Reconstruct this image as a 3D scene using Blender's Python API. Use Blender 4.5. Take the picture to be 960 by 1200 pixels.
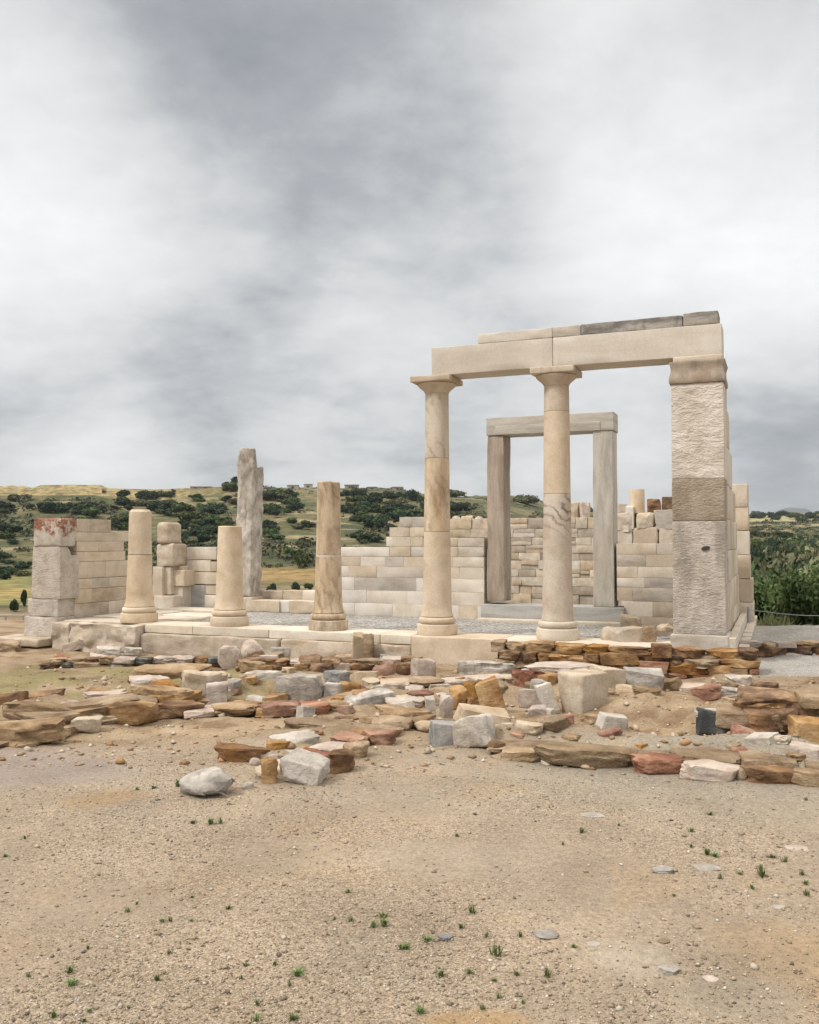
import bpy, bmesh, math, random
import numpy as np
from mathutils import Matrix, Vector

R = math.radians
random.seed(7)
rng = np.random.default_rng(11)
scene = bpy.context.scene
for o in list(bpy.data.objects):
    bpy.data.objects.remove(o)
COL = scene.collection

# ------------------------------------------------------------------ camera
CAM_Z = 1.6
F, YH = 1060.0, 634.0                 # focal length and horizon in pixels of a 960x1200 frame
PITCH = math.atan((YH - 600) / F)
cam_d = bpy.data.cameras.new('camera')
cam = bpy.data.objects.new('camera', cam_d)
COL.objects.link(cam)
cam.location = (0, 0, CAM_Z)
cam.rotation_euler = (math.pi / 2 + PITCH, 0, 0)
cam_d.sensor_fit = 'HORIZONTAL'
cam_d.sensor_width = 36
cam_d.lens = 36 * F / 960
cam_d.clip_start = 0.05
cam_d.clip_end = 20000
scene.camera = cam
scene.render.resolution_x, scene.render.resolution_y = 819, 1024
scene.view_settings.view_transform = 'Standard'
scene.view_settings.look = 'None'
scene.view_settings.gamma = 1
scene.view_settings.use_curve_mapping = False
scene.view_settings.exposure = 0.68

# ------------------------------------------------------------------ light
SUN_DIR = Vector((-0.60, -0.33, 0.80)).normalized()
sun_d = bpy.data.lights.new('sun', 'SUN')
sun_d.energy = 1.5
sun_d.angle = R(11)
sun_d.color = (1.0, 0.95, 0.88)
sun = bpy.data.objects.new('sun', sun_d)
COL.objects.link(sun)
sun.rotation_euler = SUN_DIR.to_track_quat('Z', 'Y').to_euler()

world = bpy.data.worlds.new('World')
scene.world = world
world.use_nodes = True


def pixdir(x, y):
    a = (x - 480) / F
    b = (600 - y) / F
    d = Vector((a, math.cos(PITCH) - b * math.sin(PITCH), math.sin(PITCH) + b * math.cos(PITCH)))
    return d.normalized()


class NT:
    """small helper for node trees"""
    def __init__(s, tree):
        s.t = tree

    def n(s, typ, **kw):
        nd = s.t.nodes.new(typ)
        ins = kw.pop('i', {})
        for k, v in kw.items():
            setattr(nd, k, v)
        for k, v in ins.items():
            if hasattr(v, 'is_output') or isinstance(v, bpy.types.NodeSocket):
                s.t.links.new(v, nd.inputs[k])
            else:
                nd.inputs[k].default_value = v
        return nd

    def math(s, op, a, b=None, c=None, clamp=False):
        nd = s.t.nodes.new('ShaderNodeMath')
        nd.operation = op
        nd.use_clamp = clamp
        for k, v in enumerate((a, b, c)):
            if v is None:
                continue
            if isinstance(v, bpy.types.NodeSocket):
                s.t.links.new(v, nd.inputs[k])
            else:
                nd.inputs[k].default_value = v
        return nd.outputs[0]

    def vmath(s, op, a, b=None, scale=None):
        nd = s.t.nodes.new('ShaderNodeVectorMath')
        nd.operation = op
        for k, v in enumerate((a, b)):
            if v is None:
                continue
            if isinstance(v, bpy.types.NodeSocket):
                s.t.links.new(v, nd.inputs[k])
            else:
                nd.inputs[k].default_value = v
        if scale is not None:
            if isinstance(scale, bpy.types.NodeSocket):
                s.t.links.new(scale, nd.inputs['Scale'])
            else:
                nd.inputs['Scale'].default_value = scale
        return nd

    def ramp(s, fac, stops, interp='LINEAR'):
        nd = s.t.nodes.new('ShaderNodeValToRGB')
        cr = nd.color_ramp
        cr.interpolation = interp
        while len(cr.elements) > len(stops):
            cr.elements.remove(cr.elements[-1])
        while len(cr.elements) < len(stops):
            cr.elements.new(0.5)
        for e, (p, c) in zip(cr.elements, stops):
            e.position = p
            e.color = (*c, 1) if len(c) == 3 else c
        s.t.links.new(fac, nd.inputs[0])
        return nd.outputs[0]

    def mix(s, fac, a, b, blend='MIX'):
        nd = s.t.nodes.new('ShaderNodeMix')
        nd.data_type = 'RGBA'
        nd.blend_type = blend
        for sock, v in ((nd.inputs[0], fac), (nd.inputs[6], a), (nd.inputs[7], b)):
            if isinstance(v, bpy.types.NodeSocket):
                s.t.links.new(v, sock)
            elif isinstance(v, (tuple, list)):
                sock.default_value = (*v[:3], 1)
            else:
                sock.default_value = v
        return nd.outputs[2]

    def noise(s, vec, scale, detail=4, rough=0.55, dist=0.0):
        nd = s.t.nodes.new('ShaderNodeTexNoise')
        nd.inputs['Scale'].default_value = scale
        nd.inputs['Detail'].default_value = detail
        nd.inputs['Roughness'].default_value = rough
        nd.inputs['Distortion'].default_value = dist
        s.t.links.new(vec, nd.inputs['Vector'])
        return nd.outputs['Fac']


def build_world():
    t = world.node_tree
    t.nodes.clear()
    N = NT(t)
    out = N.n('ShaderNodeOutputWorld')
    bg = N.n('ShaderNodeBackground')
    bg.inputs['Strength'].default_value = 0.1
    t.links.new(bg.outputs[0], out.inputs[0])
    sky = N.n('ShaderNodeTexSky')
    sky.sky_type = 'NISHITA'
    sky.sun_disc = False
    sky.sun_elevation = math.asin(SUN_DIR.z)
    sky.sun_rotation = math.atan2(SUN_DIR.x, SUN_DIR.y)
    tc = N.n('ShaderNodeTexCoord')
    d = N.vmath('NORMALIZE', tc.outputs['Generated']).outputs[0]
    sep = N.n('ShaderNodeSeparateXYZ', i={0: d})
    zc = N.math('MAXIMUM', sep.outputs[2], 0.0)
    den = N.math('ADD', zc, 0.30)
    px = N.math('DIVIDE', sep.outputs[0], den)
    py = N.math('DIVIDE', sep.outputs[1], den)
    uv = N.n('ShaderNodeCombineXYZ', i={0: px, 1: py, 2: 3.7}).outputs[0]
    n1 = N.noise(uv, 1.7, 8, 0.55, 0.15)
    n2 = N.noise(uv, 5.2, 6, 0.58, 0.2)
    n3 = N.noise(uv, 13.0, 5, 0.6, 0.1)
    val0 = N.math('MULTIPLY', N.math('SUBTRACT', n3, 0.5), 0.20)
    val = N.math('ADD', N.math('MULTIPLY_ADD', N.math('SUBTRACT', n1, 0.5), 0.85, val0),
                 N.math('MULTIPLY', N.math('SUBTRACT', n2, 0.5), 0.34))
    # cloud banks: directions with brighter or darker cloud; wobbled so their edges are ragged
    wob = N.n('ShaderNodeTexNoise', i={'Vector': uv, 'Scale': 2.4, 'Detail': 6.0})
    dw = N.vmath('ADD', d, N.vmath('SCALE', N.vmath('SUBTRACT', wob.outputs['Color'], (0.5, 0.5, 0.5)).outputs[0], scale=0.13).outputs[0]).outputs[0]
    dw = N.vmath('NORMALIZE', dw).outputs[0]
    banks = [  # pixel of the photograph's frame, angular radius (deg), strength
        (30, 255, 10, 0.34), (110, 330, 7, 0.26), (430, 330, 6, 0.20), (850, 230, 9, 0.30), (760, 190, 6, 0.08),
        (700, 330, 6, 0.12), (690, 60, 6, 0.12), (20, 20, 6, 0.05), (910, 350, 5, 0.18),
        (450, 210, 9, -0.17), (170, 110, 12, -0.16), (350, 60, 11, -0.14), (880, 60, 8, -0.16), (620, 190, 6, -0.12),
        (90, 430, 9, -0.20), (330, 445, 8, -0.20), (220, 440, 8, -0.10), (560, 470, 6, -0.10), (900, 500, 6, -0.17), (910, 575, 4, -0.22),
        (640, 540, 4, 0.05), (120, 520, 3, 0.18), (330, 520, 3, 0.10), (400, 550, 5, 0.10), (150, 555, 5, 0.14),
    ]
    for (bx, by, rad, st) in banks:
        q = pixdir(bx, by)
        dot = N.vmath('DOT_PRODUCT', dw, tuple(q)).outputs['Value']
        # exp(-(1-dot)/(1-cos rad))
        k = 1.0 - math.cos(R(rad))
        e = N.math('POWER', math.e, N.math('DIVIDE', N.math('SUBTRACT', dot, 1.0), k))
        val = N.math('ADD', val, N.math('MULTIPLY', e, st))
    val = N.math('ADD', val, 0.53)
    col = N.ramp(val, [(0.0, (0.17, 0.182, 0.20)), (0.25, (0.27, 0.282, 0.298)), (0.48, (0.438, 0.444, 0.448)),
                       (0.70, (0.535, 0.54, 0.54)), (1.0, (0.645, 0.647, 0.645))], 'LINEAR')
    # overcast skies are brightest overhead
    up = N.n('ShaderNodeMapRange', i={0: zc, 1: 0.53, 2: 0.85, 3: 1.0, 4: 2.5}).outputs[0]
    colb = N.vmath('SCALE', col, scale=N.math('MULTIPLY', up, 10.0)).outputs[0]
    warm = N.n('ShaderNodeMapRange', i={0: zc, 1: 0.5, 2: 0.8, 3: 0.0, 4: 1.0}).outputs[0]
    colb = N.mix(warm, colb, N.vmath('MULTIPLY', colb, (1.12, 1.0, 0.875)).outputs[0])
    fin = N.mix(0.97, sky.outputs[0], colb)
    # below the horizon: dull earth light
    low = N.math('LESS_THAN', sep.outputs[2], -0.02)
    fin = N.mix(low, fin, (3.0, 2.6, 2.1))
    t.links.new(fin, bg.inputs['Color'])
    world.cycles.sampling_method = 'MANUAL'
    world.cycles.sample_map_resolution = 512


build_world()

# ------------------------------------------------------------------ numpy noise


def _hash(ix, iy, iz, seed):
    seed = int(seed)
    h = (ix.astype(np.int64) * 374761393 + iy.astype(np.int64) * 668265263 + iz.astype(np.int64) * 2147483647 + seed * 144269) & 0xFFFFFFFF
    h = ((h ^ (h >> 13)) * 1274126177) & 0xFFFFFFFF
    h = ((h ^ (h >> 16)) * 2246822519) & 0xFFFFFFFF
    h = h ^ (h >> 15)
    return (h & 0xFFFFFF) / float(0xFFFFFF)


def vnoise(x, y, z, seed=0):
    x, y, z = np.broadcast_arrays(np.asarray(x, float), np.asarray(y, float), np.asarray(z, float))
    ix, iy, iz = np.floor(x), np.floor(y), np.floor(z)
    fx, fy, fz = x - ix, y - iy, z - iz
    fx, fy, fz = [f * f * (3 - 2 * f) for f in (fx, fy, fz)]
    ix, iy, iz = ix.astype(np.int64), iy.astype(np.int64), iz.astype(np.int64)
    r = 0
    for a in (0, 1):
        for b in (0, 1):
            for c in (0, 1):
                w = (fx if a else 1 - fx) * (fy if b else 1 - fy) * (fz if c else 1 - fz)
                r = r + w * _hash(ix + a, iy + b, iz + c, seed)
    return r * 2 - 1


def fbm(x, y, z=0.0, octv=4, seed=0, gain=0.5):
    s, a, t = 0, 1.0, 0
    x, y, z = np.asarray(x, float), np.asarray(y, float), np.asarray(z, float)
    f = 1.0
    for k in range(octv):
        s = s + a * vnoise(x * f + 13.7 * k, y * f - 7.1 * k, z * f + 3.3 * k, seed + k)
        t += a
        a *= gain
        f *= 2.03
    return s / t


def sstep(a, b, x):
    t = np.clip((np.asarray(x, float) - a) / (b - a), 0, 1)
    return t * t * (3 - 2 * t)


# ------------------------------------------------------------------ the temple's own frame
TH = R(22.12)
UX = np.array([math.cos(TH), -math.sin(TH), 0.0])      # along the front, to the right
VX = np.array([math.sin(TH), math.cos(TH), 0.0])       # into the temple
OR = np.array([-5.359, 17.996, 0.0])                   # axis of the first column
CAMP = np.array([0, 0, CAM_Z])


def W(u, v, z):
    return OR + UX * u + VX * v + np.array([0, 0, z])


def ray(x, y):
    return np.array(pixdir(x, y))


def on_z(x, y, z):
    d = ray(x, y)
    return CAMP + d * ((z - CAM_Z) / d[2])


def uz(x, y, v):          # (u, z) where the sight line meets a wall at depth v
    d = ray(x, y)
    t = ((OR - CAMP) @ VX + v) / (d @ VX)
    P = CAMP + d * t
    return float((P - OR) @ UX), float(P[2])


def vz(x, y, u):          # (v, z) where the sight line meets a side wall at u
    d = ray(x, y)
    t = ((OR - CAMP) @ UX + u) / (d @ UX)
    P = CAMP + d * t
    return float((P - OR) @ VX), float(P[2])


# ------------------------------------------------------------------ terrain heights
RIDGE_X = [-900, -200, 0, 60, 100, 145, 180, 230, 270, 330, 380, 440, 480, 500, 540, 585, 600, 620, 640, 700, 800, 870, 900, 930, 960, 1100, 1900]
RIDGE_Y = [560, 566, 568, 568, 569, 573, 575, 572, 570, 570, 571, 571, 574, 578, 581, 582, 582, 586, 590, 598, 603, 605, 604, 605, 603, 606, 606]
RIDGE_D = [330, 330, 330, 330, 330, 330, 330, 330, 330, 330, 330, 330, 340, 350, 370, 390, 400, 410, 430, 480, 560, 620, 640, 640, 640, 640, 640]


def seg_dist(x, y, A, B):
    A, B = np.array(A[:2]), np.array(B[:2])
    d = B - A
    t = np.clip(((x - A[0]) * d[0] + (y - A[1]) * d[1]) / (d @ d), 0, 1)
    return np.hypot(x - A[0] - t * d[0], y - A[1] - t * d[1])


# low banks of earth the ruined walls stand against: (pixel line, height, half width)
BANKS = []
for (a, b, h, w) in [((-60, 852), (60, 842), 0.15, 0.45), ((60, 842), (225, 798), 0.17, 0.5),
                     ((285, 800), (440, 795), 0.16, 0.35), ((430, 822), (560, 795), 0.13, 0.6),
                     ((610, 806), (720, 800), 0.22, 0.45), ((600, 862), (980, 896), 0.13, 0.40),
                     ((860, 845), (1010, 842), 0.18, 0.55), ((720, 822), (860, 838), 0.17, 0.7),
                     ((325, 872), (500, 836), 0.07, 0.4)]:
    BANKS.append((on_z(*a, -0.2), on_z(*b, -0.2), h, w))


def Tbase(x, y):
    """ground without the banks"""
    x, y = np.broadcast_arrays(np.asarray(x, float), np.asarray(y, float))
    near = np.interp(y, [-50, 3, 8, 12.5, 16, 18, 24], [-0.2, -0.2, -0.2, -0.33, -0.5, -0.55, -0.5])
    right = np.interp(y, [-50, 8, 12.5, 14.45, 14.75, 40], [-0.2, -0.2, -0.25, -0.25, -0.03, -0.03])
    k = sstep(3.8, 4.8, x)
    near = near * (1 - k) + right * k
    # temple platform interior sits under its own floor; the plateau ends beyond the temple
    Y = np.maximum(y, 1.0)
    px = 480 + F * x / Y
    px = np.where(y < 2, np.where(x > 0, 1900, -900), px)
    ry = np.interp(px, RIDGE_X, RIDGE_Y)
    rd = np.interp(px, RIDGE_X, RIDGE_D)
    zr = CAM_Z + rd * (YH - ry) / F
    vl = np.interp(px, [-900, 700, 860, 1900], [-2.6, -2.6, -3.5, -3.5])
    y0 = np.interp(px, [-900, 640, 800, 1900], [112, 112, 60, 60])
    t = np.clip((y - y0) / (rd - y0), 0, 1)
    s = 0.75 * t + 0.25 * t * t * (3 - 2 * t)
    hill = vl + (zr - vl) * s
    beyond = np.clip((y - rd) / 300.0, 0, 1)
    hill = hill - beyond * (zr + 6)
    e0 = np.interp(px, [-900, 700, 840, 1900], [28, 28, 17.0, 17.0])
    e1 = np.interp(px, [-900, 700, 840, 1900], [52, 52, 30, 30])
    kk = np.clip((y - e0) / (e1 - e0), 0, 1)
    kk = kk * kk * (3 - 2 * kk)
    far = np.clip((y - 70) / 120, 0, 1) * (1 - beyond)
    hill = hill + far * (fbm(x / 28, y / 28, 0, 4, 3) * 1.6)
    # terraced fields high on the left
    ter = far * sstep(190, 260, y) * sstep(420, 200, px)
    step = 1.7
    zt = np.floor(hill / step) * step + step * sstep(0.72, 1.0, (hill / step) % 1.0)
    hill = hill * (1 - ter * 0.85) + zt * ter * 0.85
    return near * (1 - kk) + hill * kk


def T(x, y):
    x, y = np.broadcast_arrays(np.asarray(x, float), np.asarray(y, float))
    if x.ndim == 0:
        return float(T(x[None], y[None])[0])
    z = Tbase(x, y).copy()
    m = (y > 5) & (y < 19) & (np.abs(x) < 9)
    if m.any():
        xs, ys = x[m], y[m]
        add = np.zeros_like(xs)
        for (A, B, h, w) in BANKS:
            d = seg_dist(xs, ys, A, B)
            add = np.maximum(add, h * np.exp(-(d / w) ** 4))
        add = add * (0.85 + 0.7 * fbm(xs * 2.2, ys * 2.2, 0, 4, 21))
        z[m] += add
        rough = sstep(7.0, 8.6, ys)
        er = fbm(xs * 1.6, ys * 2.6, 0, 5, 5, .58)
        z[m] += rough * (0.07 * er + 0.05 * (np.abs(fbm(xs * 2.1, ys * 3.3, 0, 4, 6)) - .2))
    n = (y > -30) & (y < 30)
    z[n] += 0.02 * fbm(x[n] * 0.7, y[n] * 0.7, 0, 3, 9) + 0.006 * fbm(x[n] * 5, y[n] * 5, 0, 3, 10)
    return z


def hit(px, py, lift=0.0, fn=None, far=700.0):
    """where the sight line of a pixel meets the ground (plus lift)"""
    fn = fn or Tbase
    d = ray(px, py)
    ts = np.geomspace(2.0, far, 2600)
    P = CAMP[None] + d[None] * ts[:, None]
    dz = P[:, 2] - fn(P[:, 0], P[:, 1]) - lift
    k = np.argmax(dz < 0)
    if not (dz < 0).any():
        return P[-1]
    a = dz[k - 1] / (dz[k - 1] - dz[k])
    return P[k - 1] * (1 - a) + P[k] * a


# ------------------------------------------------------------------ objects, tags
def mesh_obj(name, verts, faces, mat, parent=None, sharp=35, smooth=True, loc=None):
    me = bpy.data.meshes.new(name)
    verts = np.asarray(verts, float)
    if loc is not None:
        verts = verts - np.asarray(loc)[None]
    if isinstance(faces, np.ndarray):
        nf = len(faces)
        k = faces.shape[1]
        me.vertices.add(len(verts))
        me.vertices.foreach_set('co', verts.astype(np.float32).ravel())
        me.loops.add(nf * k)
        me.loops.foreach_set('vertex_index', faces.astype(np.int32).ravel())
        me.polygons.add(nf)
        me.polygons.foreach_set('loop_start', np.arange(0, nf * k, k, dtype=np.int32))
        me.update(calc_edges=True)
        me.validate()
    else:
        me.from_pydata(verts.tolist(), [], faces)
        me.update()
    if smooth:
        me.polygons.foreach_set('use_smooth', [True] * len(me.polygons))
        if sharp:
            me.set_sharp_from_angle(angle=R(sharp))
    ob = bpy.data.objects.new(name, me)
    COL.objects.link(ob)
    if mat:
        me.materials.append(mat)
    if parent is not None:
        ob.parent = parent
        if loc is not None:
            ob.location = Vector(loc) - parent.location
        else:
            ob.matrix_parent_inverse = Matrix.Translation(-parent.location)
    elif loc is not None:
        ob.location = loc
    return ob


def tag(o, label=None, cat=None, group=None, kind=None):
    if label:
        o['label'] = label
    if cat:
        o['category'] = cat
    if group:
        o['group'] = group
    if kind:
        o['kind'] = kind
    return o


def thing(name, loc, label, cat, group=None, kind='thing'):
    o = bpy.data.objects.new(name, None)
    COL.objects.link(o)
    o.empty_display_size = 0.2
    o.location = Vector([float(c) for c in loc])
    return tag(o, label, cat, group, kind)


# ------------------------------------------------------------------ shapes
_topo = {}


def box_topology(nx, ny, nz):
    key = (nx, ny, nz)
    if key in _topo:
        return _topo[key]
    sx, sy, sz = nx + 1, ny + 1, nz + 1
    quads = []

    def idx(i, j, k):
        return (i * sy + j) * sz + k
    for k, flip in ((0, True), (nz, False)):
        i, j = np.meshgrid(np.arange(nx), np.arange(ny), indexing='ij')
        q = np.stack([idx(i, j, k), idx(i + 1, j, k), idx(i + 1, j + 1, k), idx(i, j + 1, k)], -1).reshape(-1, 4)
        quads.append(q[:, ::-1] if flip else q)
    for j, flip in ((0, False), (ny, True)):
        i, k = np.meshgrid(np.arange(nx), np.arange(nz), indexing='ij')
        q = np.stack([idx(i, j, k), idx(i + 1, j, k), idx(i + 1, j, k + 1), idx(i, j, k + 1)], -1).reshape(-1, 4)
        quads.append(q[:, ::-1] if flip else q)
    for i, flip in ((0, True), (nx, False)):
        j, k = np.meshgrid(np.arange(ny), np.arange(nz), indexing='ij')
        q = np.stack([idx(i, j, k), idx(i, j + 1, k), idx(i, j + 1, k + 1), idx(i, j, k + 1)], -1).reshape(-1, 4)
        quads.append(q[:, ::-1] if flip else q)
    q = np.concatenate(quads)
    uniq, inv = np.unique(q.ravel(), return_inverse=True)
    ijk = np.stack([uniq // (sy * sz), (uniq // sz) % sy, uniq % sz], -1)
    _topo[key] = (ijk, inv.reshape(-1, 4))
    return _topo[key]


def axis_coords(h, r, step):
    """positions along one axis of a box: dense near both edges"""
    n = max(2, min(40, int(round(2 * (h - r) / step))))
    return np.concatenate([[-h, -h + 0.35 * r], np.linspace(-h + r, h - r, n + 1), [h - 0.35 * r, h]])


def block_verts(hx, hy, hz, r=0.012, chip=0.6, amp=0.004, freq=6.0, step=0.12, seed=0):
    """a squared stone: rounded worn edges with chips, slightly uneven faces"""
    r = min(r, 0.45 * min(hx, hy, hz))
    ax, ay, az = [axis_coords(h, r, step) for h in (hx, hy, hz)]
    ijk, q = box_topology(len(ax) - 1, len(ay) - 1, len(az) - 1)
    p = np.stack([ax[ijk[:, 0]], ay[ijk[:, 1]], az[ijk[:, 2]]], -1)
    s = seed * 17.31
    hh = np.array([hx, hy, hz])
    nv = fbm(p[:, 0] * 4 + s, p[:, 1] * 4, p[:, 2] * 4, 3, seed)
    rr = r * (1 + chip * np.clip(nv * 2.2, -0.6, 1.6))
    rr = np.minimum(rr, 0.48 * hh.min())[:, None]
    c = np.clip(p, -hh + rr, hh - rr)
    d = p - c
    L = np.linalg.norm(d, axis=1, keepdims=True)
    out = np.where(L > 1e-9, c + d / np.maximum(L, 1e-9) * np.minimum(rr, L * 1.0 + 0), p)
    if amp:
        nrm = np.where(L > 1e-9, d / np.maximum(L, 1e-9), 0)
        face = (np.abs(p) >= hh - 1e-6) * np.sign(p)
        nrm = np.where(L > 1e-9, nrm, face)
        out = out + nrm * (amp * fbm(p[:, 0] * freq + s, p[:, 1] * freq + 3, p[:, 2] * freq, 4, seed + 5))[:, None]
    return out, q


ROCKN = 16


def rock_verts(w, d, h, kind='boulder', seed=0, n=ROCKN):
    """natural split stone fitted to a w x d x h box, base at z = 0"""
    r_ = np.random.default_rng(seed + 1000)
    if kind == 'boulder':
        p = r_.normal(size=(34, 3))
        p = p / (np.abs(p) ** 2.3).sum(1, keepdims=True) ** (1 / 2.3)
        p *= r_.uniform(.90, 1.0, (34, 1))
    elif kind == 'angular':
        p = r_.uniform(-1, 1, (15, 3))
        p = p / np.abs(p).max(1, keepdims=True) ** .8
        c = np.array([[a, b, c_] for a in (-1, 1) for b in (-1, 1) for c_ in (-1, 1)], float)
        p = np.concatenate([p, c * r_.uniform(.50, .88, (8, 3))])
    elif kind == 'block':
        c = np.array([[a, b, c_] for a in (-1, 1) for b in (-1, 1) for c_ in (-1, 1)], float)
        p = np.concatenate([c * r_.uniform(.72, 1.0, (8, 3)), c[r_.permutation(8)[:6]] * r_.uniform(.50, 1.0, (6, 3))])
    else:                                   # slab: ragged outline, split along its bedding
        m = r_.integers(7, 11)
        a = np.sort((np.arange(m) + r_.uniform(-.3, .3, m)) / m * 2 * np.pi)
        R_ = (np.abs(np.cos(a)) ** 3.2 + np.abs(np.sin(a)) ** 3.2) ** (-1 / 3.2) * r_.uniform(.80, 1.0, m)
        up = np.stack([np.cos(a) * R_, np.sin(a) * R_, r_.uniform(.45, 1.0, m)], -1)
        k = r_.uniform(.72, 1.04, (m, 1))
        lo = np.concatenate([up[:, :2] * k, r_.uniform(-1.0, -.6, (m, 1))], 1)
        p = np.concatenate([up, lo])
    bm = bmesh.new()
    for q in p:
        bm.verts.new(q)
    bmesh.ops.convex_hull(bm, input=bm.verts)
    bmesh.ops.delete(bm, geom=[v for v in bm.verts if not v.link_faces], context='VERTS')
    bmesh.ops.dissolve_limit(bm, angle_limit=R(7), verts=bm.verts, edges=bm.edges)
    off = {'boulder': .10, 'angular': .045, 'block': .04, 'slab': .05}[kind]
    try:
        bmesh.ops.bevel(bm, geom=bm.edges[:] + bm.verts[:], offset=off, segments=2 if kind == 'boulder' else 1, profile=.5, affect='EDGES')
    except Exception:
        pass
    bmesh.ops.triangulate(bm, faces=bm.faces)
    for it in range(5):
        es = [e for e in bm.edges if e.calc_length() > (.26 if n > 11 else .36)]
        if not es:
            break
        bmesh.ops.subdivide_edges(bm, edges=es, cuts=1, use_grid_fill=False)
        bmesh.ops.triangulate(bm, faces=[f for f in bm.faces if len(f.verts) > 3])
    bm.verts.index_update()
    p = np.array([v.co[:] for v in bm.verts])
    q = np.array([[v.index for v in f.verts] for f in bm.faces])
    bm.free()
    s = seed * 5.3
    dim = np.array([w, d, h]) / max(w, d, h)
    g = p * dim
    if kind == 'slab':
        lay = np.floor((p[:, 2] + 1) * 2.2 + .7 * fbm(g[:, 0] * 2 + s, g[:, 1] * 2, 0 * s, 3, seed))
        stp = vnoise(lay * 3.1 + s, g[:, 0] * 2.5, g[:, 1] * 2.5, seed + 2)
        edge = np.clip(np.hypot(p[:, 0], p[:, 1]) - .45, 0, .6)
        p[:, :2] *= (1 + .30 * stp * edge)[:, None]
        p[:, 2] += .16 * fbm(g[:, 0] * 3.5 + s, g[:, 1] * 3.5, 0 * g[:, 2], 4, seed + 4)
        p *= (1 + .05 * fbm(g[:, 0] * 9 + s, g[:, 1] * 9, g[:, 2] * 14, 3, seed))[:, None]
    else:
        am = {'boulder': .07, 'angular': .08, 'block': .05}[kind]
        p = p * (1 + am * fbm(g[:, 0] * 3.2 + s, g[:, 1] * 3.2, g[:, 2] * 5, 5, seed + 3, .62))[:, None]
        p = p * (1 + .03 * fbm(g[:, 0] * 11 + s, g[:, 1] * 11, g[:, 2] * 13, 2, seed + 6))[:, None]
    mn, mx = p.min(0), p.max(0)
    p = (p - mn) / (mx - mn) - 0.5
    p = p * np.array([w, d, h])
    p[:, 2] += h / 2
    return p, q


def rotz(p, a):
    c, s = math.cos(a), math.sin(a)
    return np.stack([p[:, 0] * c - p[:, 1] * s, p[:, 0] * s + p[:, 1] * c, p[:, 2]], -1)


_seed = [100]


def nseed():
    _seed[0] += 1
    return _seed[0]


def tblock(name, u0, u1, v0, v1, z0, z1, mat, parent, r=0.012, chip=0.6, amp=0.004, freq=6.0, step=0.12, fn=None, jit=0.0, label=None):
    """squared stone given in the temple's frame"""
    hx, hy, hz = (u1 - u0) / 2, (v1 - v0) / 2, (z1 - z0) / 2
    p, q = block_verts(hx, hy, hz, r, chip, amp, freq, step, nseed())
    if jit:
        p = rotz(p, random.uniform(-jit, jit))
    if fn is not None:
        p = fn(p, hx, hy, hz)
    p = rotz(p, -TH) + W((u0 + u1) / 2, (v0 + v1) / 2, (z0 + z1) / 2)[None]
    c = W((u0 + u1) / 2, (v0 + v1) / 2, z0)
    o = mesh_obj(name, p, q, mat, parent, loc=c)
    if label:
        o['label'] = label
    return o


def lathe(profile, seg=56, cx=0.0, cy=0.0, amp=0.0, seed=0, zt=None):
    """profile of (radius, z) from bottom to top, closed with flat ends"""
    prof = np.array(profile, float)
    n = len(prof)
    ang = np.linspace(0, 2 * np.pi, seg, endpoint=False)
    r = prof[:, 0][:, None] * np.ones(seg)[None]
    z = prof[:, 1][:, None] * np.ones(seg)[None]
    x, y = r * np.cos(ang), r * np.sin(ang)
    if amp:
        k = 1 + amp * fbm(x * 7 + seed, y * 7, z * 5, 4, seed) / np.maximum(r, 0.05)
        x, y = x * k, y * k
    if zt is not None:
        z = zt(x, y, z)
    v = np.stack([x + cx, y + cy, z], -1).reshape(-1, 3)
    faces = []
    for i in range(n - 1):
        for j in range(seg):
            a, b = i * seg + j, i * seg + (j + 1) % seg
            faces.append((a, b, b + seg, a + seg))
    faces.append(tuple(range(seg - 1, -1, -1)))
    faces.append(tuple((n - 1) * seg + j for j in range(seg)))
    return v, faces


# ------------------------------------------------------------------ materials
def pbsdf(m):
    m.use_nodes = True
    t = m.node_tree
    t.nodes.clear()
    N = NT(t)
    out = N.n('ShaderNodeOutputMaterial')
    b = N.n('ShaderNodeBsdfPrincipled')
    t.links.new(b.outputs[0], out.inputs[0])
    b.inputs['Specular IOR Level'].default_value = 0.25
    return t, N, b


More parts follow.
